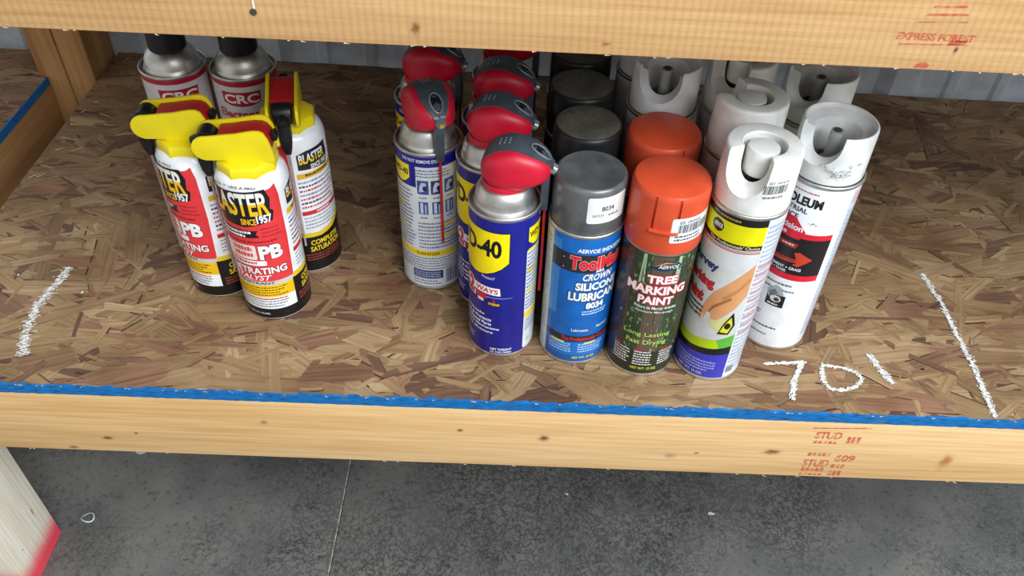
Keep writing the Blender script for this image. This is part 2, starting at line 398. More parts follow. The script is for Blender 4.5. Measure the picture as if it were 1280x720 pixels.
def strands(name, x0, x1, y0, y1, z, n, parent, seed, size=1.0):
    """pressed wood strands of the board face; y1 may be a function of x"""
    yb = y1 if callable(y1) else (lambda x: y1)
    r = random.Random(seed); vs = []; fs = []; cs = []; uvs = []
    pal = [((166, 139, 104), 34), ((158, 130, 98), 34), ((174, 149, 115), 22), ((147, 118, 90), 18), ((134, 104, 83), 10), ((151, 116, 93), 10), ((116, 88, 72), 6), ((186, 162, 126), 5)]
    bag = [c for c, k in pal for _ in range(k)]
    def put(pl, cx, cy, a, zz, tx, ty, c):
        ca, sa = math.cos(a), math.sin(a); P = []
        for p, q in pl:
            X = min(max(cx+p*ca-q*sa, x0), x1); Y = min(max(cy+p*sa+q*ca, y0), yb(X))
            P.append((X, Y, zz+max(-.00012, min(.0003, p*tx+q*ty))))
        ox, oy = r.random()*9, r.random()*9
        o = len(vs); vs.extend(P); fs.append(tuple(range(o+len(P)-1, o-1, -1))); cs.append(c); uvs.append([(p+ox, q+oy) for p, q in pl][::-1])
    for i in range(n):
        fr = i/n
        L = r.choice((.04, .06, .08, .10, .13))*r.uniform(.75, 1.2)*size; Wd = r.uniform(.010, .030)*size
        if fr > .82: L *= .45; Wd *= .35
        if L < Wd*1.1: L = Wd*1.3
        a = r.gauss(0, .34) if r.random() < .70 else r.uniform(-PI/2, PI/2)
        cx = r.uniform(x0, x1); cy = r.uniform(y0, yb(cx)); zz = z+.00015+.0008*fr+r.uniform(0, .00005)
        k = 4; top = []; bot = []; sl = r.uniform(-.5, .5)*Wd; sr = r.uniform(-.5, .5)*Wd; wv = r.uniform(-.16, .16)*Wd
        for j in range(k+1):
            t = j/k-.5; bend = wv*(1-4*t*t)
            top.append((t*L+(sl if j == 0 else sr if j == k else 0), Wd/2*r.uniform(.84, 1.06)+bend))
            bot.append((t*L-(sl if j == 0 else sr if j == k else 0), -Wd/2*r.uniform(.84, 1.06)+bend))
        if r.random() < .16: top[-1] = (top[-1][0], top[-1][1]*.1)
        if r.random() < .16: bot[0] = (bot[0][0], bot[0][1]*.1)
        c = r.choice(bag); f = r.uniform(.93, 1.06); c = lin(tuple(min(255, v*f) for v in c))
        tx, ty = r.uniform(-.004, .004), r.uniform(-.012, .012)
        if r.random() < .55:   # crack along a strand edge, its shadow painted as a dark strip
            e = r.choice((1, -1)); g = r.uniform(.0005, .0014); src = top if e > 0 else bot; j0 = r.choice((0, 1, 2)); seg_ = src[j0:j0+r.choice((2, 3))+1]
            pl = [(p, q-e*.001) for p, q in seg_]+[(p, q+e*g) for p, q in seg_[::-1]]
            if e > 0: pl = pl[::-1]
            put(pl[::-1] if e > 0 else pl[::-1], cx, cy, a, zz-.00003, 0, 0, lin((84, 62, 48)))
        put(top+bot[::-1], cx, cy, a, zz, tx, ty, c)
    me = bpy.data.meshes.new(name); me.from_pydata(vs, [], fs); me.update()
    at = me.color_attributes.new('Col', 'FLOAT_COLOR', 'CORNER'); d = []; uv = me.uv_layers.new(name='UVMap'); du = []
    for p, c, u in zip(me.polygons, cs, uvs):
        d += [*c, 1]*p.loop_total
        for q in u: du += q
    at.data.foreach_set('color', d); uv.data.foreach_set('uv', du)
    o = link(name, me, OSB, parent); o['kind'] = 'stuff'; return o

def splinters(parent, pts, n, seed, axis=0):
    """pale wood fibres standing off a sawn edge"""
    r = random.Random(seed); m = MB(); (a, b) = pts
    for _ in range(n):
        t = r.random(); p = Vector(a).lerp(Vector(b), t); L = r.uniform(.0015, .0045); ang = r.uniform(-.5, .5)
        d = Vector((math.cos(ang), -abs(r.gauss(0, .25)), math.sin(ang)*.5+.1)) if axis == 0 else Vector((abs(r.gauss(0, .25)), math.cos(ang), .1))
        q = p+d*L; w_ = Vector((0, .0002, .0004))
        m.add([p-w_, p+w_, q], [(0, 1, 2)]); m.add([p-w_.yzx, p+w_.yzx, q], [(0, 1, 2)])
    return m

# --- main shelf unit: nailed together, one thing
XL, XR = -.586, 1.05
def yback(x): return .607-.035*x
unit = empty('wooden_shelf_unit', (0, 0, FZ)); tag(unit, 'pine and strand board shelving unit with blue edged shelf carrying the spray cans', 'shelf')
def under(o): o.parent = unit; o.matrix_parent_inverse = Matrix.Translation((0, 0, -FZ)); return o
def slab(x0, x1, y0, z0, z1):
    m = MB(); return m.add([(x0, y0, z0), (x1, y0, z0), (x1, yback(x1), z0), (x0, yback(x0), z0), (x0, y0, z1), (x1, y0, z1), (x1, yback(x1), z1), (x0, yback(x0), z1)], [(0,3,2,1),(4,5,6,7),(0,1,5,4),(1,2,6,5),(2,3,7,6),(3,0,4,7)])
osb = under(slab(XL, XR, .001, -.011, 0).build('shelf_panel', OSB_CORE)); osb['label'] = 'strand board panel with blue front edge'
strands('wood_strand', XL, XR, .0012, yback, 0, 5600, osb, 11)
# blue front edge: a rough strip with an uneven top
def rough_strip(p0, p1, z0, z1, out, n, seed):
    r = random.Random(seed); m = MB(); vs = []
    p0, p1 = Vector(p0), Vector(p1); out = Vector(out)
    for i in range(n+1):
        p = p0.lerp(p1, i/n); t = z1+r.uniform(-.0002, .0005)
        vs += [(*(p+out*.0006), ), ]
        vs[-1] = tuple(Vector((p.x, p.y, z0))+out*(.0004+r.uniform(0, .0005)))
        vs.append(tuple(Vector((p.x, p.y, (z0+t)/2))+out*(.0006+r.uniform(0, .0003))))
        vs.append(tuple(Vector((p.x, p.y, t))+out*(.0004+r.uniform(0, .0006))))
        vs.append(tuple(Vector((p.x, p.y, t))-out*(.0012+r.uniform(0, .0016))))
        vs.append(tuple(Vector((p.x, p.y, z0))-out*.001))
    fs = []
    for i in range(n):
        for k in range(4): fs.append((i*5+k, (i+1)*5+k, (i+1)*5+k+1, i*5+k+1))
    return m.add(vs, fs)
rough_strip((-.9, .0005, 0), (XR, .0005, 0), -.011, .0006, (0, -1, 0), 420, 5).build('painted_edge', BLUE, osb, sharp=60)
splinters(osb, ((-.55, -.0004, .0008), (.6, -.0004, .0008)), 60, 9).build('splinters', plain('wood_fibre', (226, 196, 142), .8), osb)['kind'] = 'stuff'
MB().box(-.9, XL-.0005, .001, .040, -.011, 0).build('panel_corner', OSB_CORE, osb)
fb = under(MB().box(-.95, XR, 0, .038, -.1, -.0112).build('front_board', BEAM_LOW, bevel=.0018)); fb['label'] = 'pale pine board with red ink stamp below the blue edge'
# fuzzy sawn bottom edge
splinters(fb, ((-.5, 0, -.1), (.5, 0, -.1)), 14, 2).build('splinters', plain('wood_fibre', (226, 196, 142), .8), fb)['kind'] = 'stuff'
# joists under the panel
for x in (.25, .86): under(MB().box(x, x+.038, .0385, .57, -.1, -.0115).build('joist', HIDDEN_WOOD, bevel=.001))
under(MB().box(-.668, -.630, .0385, .1275, FZ, -.0115).build('leg', LEG, bevel=.0015))['label'] = 'whitewashed leg with red sprayed foot'

# --- upper shelf
ub = under(MB().box(-1.0, XR, 0, .038, .3535, .4425).build('upper_board', BEAM_UP, bevel=.0015))
ub.rotation_euler.y = .009; ub['label'] = 'rough sawn pine board of the upper shelf'
splinters(ub, ((-.36, 0, .3535), (.36, 0, .3535)), 26, 4).build('splinters', plain('wood_fibre', (226, 196, 142), .8), ub)['kind'] = 'stuff'
under(slab(-.58, XR, .001, .452, .463).build('upper_panel', OSB_CORE))
for x in (-.36, .25, .86): under(MB().box(x, x+.038, .040, .57, .364, .4515).build('joist', HIDDEN_WOOD, bevel=.001))
under(MB().box(-.669, -.6312, .551, .6265, FZ, .452).build('post', POST, bevel=.0016))
under(MB().box(-.6303, -.5925, .5525, .6265, FZ, .452).build('post', POST, bevel=.0016))
# nail in the upper board
nail = MB().lathe([(.0016, 0), (.0022, .0003), (.0022, .0007), (0, .0009)], 16).build('nail', STEELD, ub)
nail.rotation_euler.x = PI/2; nail.location = (-.1672, .0002, .3715)
MB().box(-.1668, -.1658, -.0008, 0, .374, .386).build('pale_scratch', plain('pale_scratch', (240, 232, 220), .8), ub)

# --- neighbouring unit on the left, at the same height beyond a gap
su = empty('side_shelf_unit', (-.9, .3, FZ)); tag(su, 'neighbouring strand board shelf with blue edge at the far left', 'shelf')
def sunder(o): o.parent = su; o.matrix_parent_inverse = Matrix.Translation((.9, -.3, -FZ)); return o
XS = -.658
sunder(MB().box(XS-.038, XS-.0005, .135, .549, -.1, -.0112).build('front_board', BEAM_SIDE, bevel=.0012))
lp = sunder(MB().box(-1.4, XS-.001, .135, .549, -.011, 0).build('shelf_panel', OSB_CORE))
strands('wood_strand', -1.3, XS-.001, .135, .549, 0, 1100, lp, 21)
lp2 = sunder(MB().box(-1.4, XS-.013, .5495, .625, -.011, 0).build('shelf_panel', OSB_CORE))
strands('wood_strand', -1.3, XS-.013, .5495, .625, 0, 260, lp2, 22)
rough_strip((XS-.0005, .135, 0), (XS-.0005, .549, 0), -.011, .0005, (1, 0, 0), 120, 6).build('painted_edge', BLUE, lp, sharp=60)
sunder(MB().box(-1.38, -1.342, .14, .229, FZ, -.0115).build('leg', HIDDEN_WOOD)); sunder(MB().box(-1.38, -1.342, .5, .589, FZ, -.0115).build('leg', HIDDEN_WOOD))
# splintered scrap at the corner of the panel
sc = MB()
rr = random.Random(8)
for i in range(12):
    y = .43+rr.gauss(0, .08); x = XL+.006+abs(rr.gauss(0, .012))
    a = rr.uniform(-.6, .9); L = rr.uniform(.006, .022)
    sc.tube([(x, y, .0014), (x+L*math.cos(a), y+L*math.sin(a), .0016+rr.uniform(0, .002))], .0005, 5, .0002)
sc.build('splinters', plain('wood_fibre', (226, 196, 142), .8), osb)['kind'] = 'stuff'
slv = MB().prism([(-.575, .0012), (-.43, .0012), (-.43, .0022), (-.5, .0026), (-.575, .0028)], .535, .540).build('wood_sliver', plain('pale_sliver', (160, 124, 80), .8), osb)

# --- chalk marks
CHALK = plain('chalk', (236, 236, 230), .95, var=.08, scale=400)
def chalk(path, width, hatch, dens, seed, name='chalk_mark', z=.0016):
    r = random.Random(seed); m = MB()
    for (a, b) in zip(path, path[1:]):
        a = Vector((*a, 0)); b = Vector((*b, 0)); L = (b-a).length; d = (b-a)/L; nn = Vector((-d.y, d.x, 0))
        n = int(L*620*dens)
        ph = r.random()
        for i in range(n):
            t = i/n; u = r.gauss(0, .36)
            band = .55+.45*math.sin((t*L*1000/2.6+ph)*2*PI+u*3)
            if r.random() > band*.52: continue
            p = a+d*L*t+nn*width*u*.8; p.z = z+r.uniform(0, .0004)
            ang = hatch+r.gauss(0, .3); e = Vector((math.cos(ang), math.sin(ang), 0)); g = Vector((-e.y, e.x, 0))
            l, w_ = r.uniform(.0006, .0022), r.uniform(.00025, .0007)
            m.add([p-e*l-g*w_*.5, p+e*l*.9-g*w_, p+e*l+g*w_*.6, p-e*l*.8+g*w_], [(0, 1, 2, 3)])
    return m.build(name, CHALK, osb, fix=False)
chalk([(-.4670, .160), (-.4690, .142), (-.4735, .120), (-.4765, .098), (-.4740, .085), (-.4700, .060), (-.4610, .034)], .009, .35, 26, 1)
chalk([(.4545, .200), (.4575, .175), (.4600, .150), (.4590, .1084), (.4600, .075), (.4585, .040), (.4560, .003)], .0052, -.7, 20, 2)
chalk([(.2524, .0592), (.275, .0612), (.2935, .0633)], .0028, .1, 26, 3)
chalk([(.2900, .0625), (.281, .047), (.274, .030), (.2703, .0155)], .0042, 1.0, 26, 4)
chalk([(.3085, .0600), (.3270, .0580), (.3400, .0530), (.3440, .0450), (.3360, .0345), (.3220, .0290), (.3100, .0300), (.3050, .0380), (.3065, .0500), (.3085, .0590)], .0032, .5, 20, 5)
chalk([(.3593, .0770), (.3640, .062), (.3720, .0395)], .0055, -.6, 26, 6)
def fleck(x, y, s, name='chalk_crumb'):
    r = random.Random(int(x*1e5)); m = MB(); pts = [(s*math.cos(t)*r.uniform(.6, 1.2)+x, s*math.sin(t)*r.uniform(.6, 1.2)+y) for t in [i*PI/3 for i in range(6)]]
    m.add([(p, q, .0011) for p, q in pts]+[(x, y, .0011+s)], [(i, (i+1) % 6, 6) for i in range(6)]+[tuple(range(5, -1, -1))]); return m.build(name, CHALK, osb)
fleck(-.4395, .1235, .0016); fleck(-.5155, .146, .0012)

# --- ink stamps on the boards
def ink_mat():
    k = NT('faded_red_ink'); tc = k.n('ShaderNodeTexCoord'); n = k.n('ShaderNodeTexNoise', i_Scale=170.0, i_Detail=3.0); k.l(tc, 'Object', n, 'Vector')
    r = k.ramp([(.34, .12), (.6, .75)]); k.l(n, 'Fac', r, 'Fac'); k.l(r, 0, k.b, 'Alpha')
    k.b.inputs['Base Color'].default_value = (*lin((204, 84, 66)), 1); k.b.inputs['Roughness'].default_value = .7; return k.m
INK = ink_mat()
def stamp(items, y, name, parent):
    m = MB()
    for it in items:
        if it[0] == 't':
            _, t, x0, x1, z0, z1, rot = it; vs, fs = text_shape(t, .035)
            P = []
            for u, v in vs:
                if rot: P.append((x1-(x1-x0)*v+rot*(u-.5), y, z0+(z1-z0)*u))
                else: P.append((x0+(x1-x0)*u, y, z0+(z1-z0)*v))
            m.add(P, fs)
        else:
            _, pts = it; m.add([(a, y, b) for a, b in pts], [tuple(range(len(pts)))])
    return m.build(name, INK, parent, fix=False)
stamp([('t', 'EXPRESS FOREST', .2305, .2790, .3735, .3785, 0), ('p', [(.2335, .3700), (.2765, .3715), (.2770, .3722), (.2335, .3710)]),
       ('p', [(.2395, .3850), (.2705, .3862), (.2705, .3868), (.2395, .3858)]), ('p', [(.2437, .3895), (.2690, .3905), (.2685, .392), (.2445, .391)]), ('p', [(.2455, .3945), (.2665, .3955), (.266, .397), (.2465, .396)]),
       ('p', [(.2640, .3713), (.2730, .3716), (.2762, .3745), (.2640, .3745)]), ('p', [(.2475, .3552), (.2570, .3552), (.2580, .3570), (.2550, .3592), (.2515, .3590)])], -.0003, 'ink_stamp', ub)
stamp([('p', [(.2925, -.0195), (.3470, -.0168), (.3470, -.0185), (.2925, -.0212)]),
       ('t', 'STUD', .2975, .3230, -.0365, -.0255, 0), ('t', 'STUD', .2975, .3230, -.0825, -.0700, 0), ('t', '609', .3265, .3460, -.0725, -.0610, 0)]
      + [('p', [(a, z), (a+.0035, z), (a+.0033, z+h), (a+.0002, z+h)]) for z, h, x0, x1 in ((-.0440, .004, .2985, .3225), (-.0640, .005, .2985, .3230), (-.0900, .006, .2985, .3225), (-.0965, .003, .2985, .3220), (-.0420, .010, .3290, .3440), (-.0830, .006, .3265, .3440), (-.0960, .008, .3265, .3430)) for a in [x0+.0047*q for q in range(int((x1-x0)/.0047))]], -.0003, 'ink_stamp', fb)

# ------------------------------------------------------------------ cans: shared pieces (local frame, metres; mm in profiles)
def mm(prof): return [(r/1000, z/1000) for r, z in prof]
BAND = {}
def can_shell(root, R, H, bodymat, domeprof=None, rimr=None, capskirt=False):
    """body with bottom seam, top seam ring and pressed steel dome"""
    rimr = rimr or R+.7
    MB().lathe(mm([(0, 3), (R*.55, 2.2), (R-4, .9), (R-1.6, .3)]), 72).build('base_dome', STEELD, root)
    MB().lathe(mm([(R-1.6, .3), (R-.6, 0), (R+.35, .25), (R+.5, 1.2), (R+.3, 2.6), (R-.1, 3.4)]), 96).build('bottom_seam', STEEL, root, sharp=50)
    MB().lathe(mm([(R-.1, 2.4), (R, 3.4), (R, H-3.6), (R-.3, H-2.6)]), 120).build('can_body', bodymat, root)
    MB().lathe(mm([(R-.5, H-4.2), (rimr-.25, H-3.4), (rimr, H-2.4), (rimr, H-.8), (rimr-.4, H-.1), (rimr-1.1, H), (rimr-1.7, H-.5), (rimr-2.0, H-2.8)]), 96).build('top_seam', STEEL, root, sharp=60)
    if domeprof: MB().lathe(mm(domeprof), 96).build('dome', STEEL, root, sharp=50)
def cap_rot(o, deg): o.rotation_euler.z = math.radians(deg-90)
def copy_tree(o, parent=None):
    c = o.copy(); COL.objects.link(c); c.parent = parent
    for k in list(o.children): copy_tree(k, c)
    return c
def kids(o, *names): return [k for k in o.children if k.name.split('.')[0] in names]
LABELPARTS = ('label', 'can_body')
def place(proto, first, loc, label, label_rot=0, cap=None, capname=('actuator', 'cap'), group=None):
    o = proto if first else copy_tree(proto)
    o.location = loc
    for k in kids(o, 'label'): k.rotation_euler.z = math.radians(label_rot)
    if cap is not None:
        for k in kids(o, *capname): cap_rot(k, cap)
    o['label'] = label
    return o

# ------------------------------------------------------------------ blue multi-use lubricant
WDB = plain('can_navy', (24, 26, 128), .28, var=.04)
WRED = plain('actuator_red', (206, 20, 50), .42, var=.05, scale=30)
WGREY = plain('actuator_grey', (74, 82, 90), .32, var=.08, scale=60)
WCHROME = plain('actuator_bright_grey', (150, 158, 166), .22, .3, .08)
BLACKP = plain('black_plastic', (22, 22, 24), .4, var=.15)
def wd_label(root):
    R = 31.5; p = Print(R); Y = 'ffe600'; NV = '14143c'; Wt = 'f2f4f6'; B = '1b1d86'
    # shield
    pts = [(-112, 154), (10, 154), (10, 121)]
    for i in range(11):
        t = i/10; pts.append((10-122*t, 121-18*math.sin(PI*t)**.8)) if 0 < t < 1 else None
    pts += [(-112, 121)]
    sh = [(a+(1 if a > -50 else -1)*1.5, v+(.8 if v > 150 else -.9)) for a, v in pts]
    p.poly(sh, NV, 1); p.poly(pts, Y, 2)
    p.text('WD-40', -109, -2, 126, 146, '10101e', 3, .035)
    p.text('PRODUCT', -36, -12, 100.5, 103, Wt, 2, .01, arch=-1)
    # two ways strip
    p.poly([(-104, 81), (-2, 81), (-3.5, 90), (-104, 90)], 'f4f4f4', 1)
    p.text('SPRAYS', -100, -74, 82.5, 88.5, 'd21a2c', 2, .03); p.text('2', -70, -52, 74, 93, 'd8182c', 3, .05, out=('f4f4f4', 2.5, 1.2, .03)); p.text('WAYS', -48, -6, 82.5, 88.3, 'd21a2c', 2, .03, .1)
    p.poly([(-48, 80), (-28, 80), (-24, 76), (-30, 74.5), (-46, 73)], 'd8182c', 2); p.rect(-44, -32, 70, 73.5, 'e8e8ea', 2)
    p.poly([(-26, 77.3), (18, 78.3), (18, 78.6), (-26, 77.9)], 'b8c0dc', 2)
    p.rect(-24, -3, 67.5, 71.5, '5a1410', 2); p.text('STREAM', -23, -4, 68.2, 71, 'ffd800', 3, .03)
    p.poly([(-16, 72), (-11, 72), (-13, 76)], 'd8182c', 2)
    for i, (t, e) in enumerate((('Stops Squeaks', -30), ('Removes & Protects', -17), ('Loosens Rusted Parts', -17), ('Frees Sticky Mechanisms', -3), ('Displaces Moisture', -14))):
        p.text(t, -98, e, 52.0-i*5.6, 55.8-i*5.6, Wt, 2, .02, .12)
    p.rows(-95, -50, 14, 22, 3, 'c8cce0', 2)
    p.text('NET WEIGHT', -18, 20, 8.2, 11.2, Wt, 2, .02); p.text('12 OZ./340g', -18, 20, 4.0, 7.0, Wt, 2, .02)
    # back panel
    p.text('DO NOT REMOVE STRAW', 73, 148, 159.6, 163.2, Wt, 2, .02)
    p.poly([(44, 155), (86, 155), (86, 141), (76, 135), (66, 133.5), (54, 135), (44, 140)], Y, 2); p.text('WD-40', 46, 84, 143, 150, '10101e', 3, .035)
    p.rrect(42, 232, 4, 131, 'd6dce0', 1, 3); p.rect(98, 232, 128, 155, 'd6dce0', 1)
    D = '6c708c'
    p.rows(98, 168, 143, 153, 3, D, 2); p.rows(44, 92, 56, 128, 16, D, 2)
    for v in (128, 104, 78): p.rect(44, 70, v, v+2.6, 'f2d800', 3)
    for i, (u, c) in enumerate(((100, '3c4c8c'), (124, '2c3458'), (148, '46549a'))):
        p.rect(u, u+20, 124, 140, c, 2); p.poly([(u+3, 126), (u+14, 128), (u+16, 137), (u+8, 138), (u+4, 133)], 'b8c4dc', 3); p.disc(u+13, 131, 3.4, 3, '1c2450', 4)
        p.rect(u+1, u+18, 100, 115, ('44549a', '3a4680', '505ea0')[i], 2); p.rect(u+4, u+9, 101, 114, 'c6d0e4', 3); p.rect(u+12, u+15, 101, 112, 'a8b4d4', 3)
        p.rows(u+3, u+17, 118, 122, 1, D, 2); p.rows(u+3, u+17, 94, 98, 1, D, 2)
    p.rows(98, 225, 56, 91, 8, D, 2); 
    for v in (84, 70): p.rect(140, 175, v, v+2.6, 'f2d800', 3)
    p.rect(42, 232, 46, 53, 'f0cc20', 3); p.text('DANGER', 92, 136, 47.6, 51.6, '6a5a10', 4, .02)
    p.rows(46, 228, 28, 45, 5, D, 2); p.rect(82, 140, 15.5, 26.5, '232a78', 2); p.rows(85, 137, 17, 25.5, 3, 'c8cee4', 3)
    p.rows(82, 140, 7, 14, 2, D, 2); p.bars(146, 172, 8, 27, '2c3468', 2); p.disc(54, 14, 5, 3, 'b8c0c8', 2)
    p.rect(-180, 180, 165.6, 166.3, '3a3e9a', 1)
    return p.build('label', root)
def wd_actuator(root):
    Z = .190
    st = [(-20.5, 6, 11, 17), (-19, 13, 7.5, 22), (-15, 18.5, 3, 28.5), (-8, 22, -1, 34), (0, 23, -3, 36.8), (8, 22.5, -3, 38), (16, 21.5, -1.5, 36.8), (24, 19.5, 1.5, 34), (31, 16.5, 5, 30), (36, 12.5, 8.5, 25.5), (39, 7.5, 12, 21)]
    def ring(a, w_, c0, c1, n=32, ex=.62):
        o = []
        for i in range(n):
            t = 2*PI*i/n; cs, sn = math.cos(t), math.sin(t)
            o.append((a/1000, w_*math.copysign(abs(cs)**ex, cs)/1000, ((c0+c1)/2+(c1-c0)/2*math.copysign(abs(sn)**ex, sn))/1000))
        return o
    m = MB().loft([ring(*s) for s in st]); m.lathe(mm([(17, -5), (20.2, -4.8), (20.8, -2), (20, 3)]), 40)
    me = m.mesh('actuator', 60)
    act = link('actuator', me, WRED, root); act.location.z = Z
    sub = act.modifiers.new('s', 'SUBSURF'); sub.levels = 1; sub.render_levels = 1
    # grey top band following the same profile
    g = MB(); rings = []
    def top_at(a):
        for q in range(len(st)-1):
            if st[q][0] <= a <= st[q+1][0]:
                t = (a-st[q][0])/(st[q+1][0]-st[q][0]); return [st[q][k]+(st[q+1][k]-st[q][k])*t for k in (1, 2, 3)]
    for a in (-17, -14, -10, -5, 0, 5, 10, 15, 20, 24, 28, 32, 35, 38, 40.5):
        w_, c0, c1 = top_at(min(a, 39)); hw = min(13, w_*.66); cm = (c0+c1)/2; hh = (c1-c0)/2; R = []
        for i in range(7):
            b = -hw+2*hw*i/6; s_ = (1-(abs(b)/w_)**(1/.31))**.31
            R.append((a/1000, b/1000, (cm+hh*s_*1.0+.8-(1.0 if a > 39 else 0))/1000))
        for i in range(6, -1, -1): R.append((R[i][0], R[i][1]*.95, R[i][2]-.003))
        rings.append(R)
    g.loft(rings); g.build('grip_band', WGREY, act, sharp=45)
    gd = MB()
    for a in (-5, -1, 3):
        for b in (-3.5, 0, 3.5):
            w_, c0, c1 = top_at(a); gd.lathe([(.0009, c1/1000+.0001), (.0008, c1/1000+.0012), (0, c1/1000+.0015)], 8, a/1000, b/1000)
    gd.build('grip_dot', WCHROME, act)
    # bright hoop round a black disc that paints the shaded hollow over the nozzle
    hoop = []
    for i in range(20):
        t = 2*PI*i/20; a = 29+8*math.cos(t); b = 5.4*math.sin(t); w_, c0, c1 = top_at(a); hoop.append((a/1000, b/1000, (c1+1.25-abs(b)*.05)/1000))
    MB().tube(hoop+hoop[:1], .0008, 8).build('recess_rim', WCHROME, act)
    MB().add([(x, y, z-.0001) for x, y, z in hoop]+[(.028, 0, (top_at(28)[2]+1.0)/1000)], [(i, (i+1) % 20, 20) for i in range(20)]).build('recess_shade', BLACKP, act)
    MB().tube([(.036, 0, .0175), (.0405, 0, .0160), (.0425, 0, .0153)], .0052, 16, .0044).build('nozzle', WCHROME, act)
    MB().tube([(.0424, 0, .0153), (.0431, 0, .0151)], .0021, 12).build('nozzle_tip', plain('nozzle_yellow', (214, 206, 60), .4), act)
    h = MB().loft([[(x, y, z) for x, y in ((.0345-q, -q2), (.0345+q, -q2), (.0345+q, q2), (.0345-q, q2))] for z, q, q2 in ((.014, .0030, .0042), (.004, .0034, .0044), (-.012, .0032, .0040), (-.026, .0030, .0034))])
    h.build('straw_holder', WGREY, act, bevel=.0008)
    MB().tube([(.0348, 0, -.024), (.0352, 0, -.08), (.0350, 0, -.123)], .0013, 10).build('straw', plain('straw_red', (190, 22, 34), .35), act)
    return act
def make_wd():
    root = empty('lubricant_can'); tag(root, 'x', 'spray can', 'navy blue lubricant cans with red spray tops')
    can_shell(root, 31.5, 170, WDB, [(29.8, 168.4), (29.4, 164.6), (28.4, 164.2), (27.8, 165.4), (27.3, 170.2), (26.4, 171.2), (26.0, 172.6), (25.6, 176.5), (24.6, 181), (22.6, 185.4), (20, 187.6), (0, 188)], 32.1)
    wd_label(root); wd_actuator(root); return root
wd = make_wd()
WDS = [((-.0062, .0878), 'navy lubricant can at the front of its row, beside the grey capped blue can', 0, 80),
       ((-.0815, .1785), 'lubricant can turned to its pale back label, with the straw towards the viewer', -116, 24),
       ((-.0215, .1545), 'navy lubricant can second in its row, directly behind the foremost one', 4, 78),
       ((-.0205, .2190), 'navy lubricant can third in its row with shaded red top', 10, 80),
       ((-.0150, .3020), 'rearmost lubricant can of the row, its red top cut by the upper board', 20, 82),
       ((-.0905, .2550), 'red topped lubricant can behind the one turned to its back label', -125, 78)]
for i, ((x, y), lab, lr, cr) in enumerate(WDS): place(wd, i == 0, (x, y, .0014), lab, lr, cr)

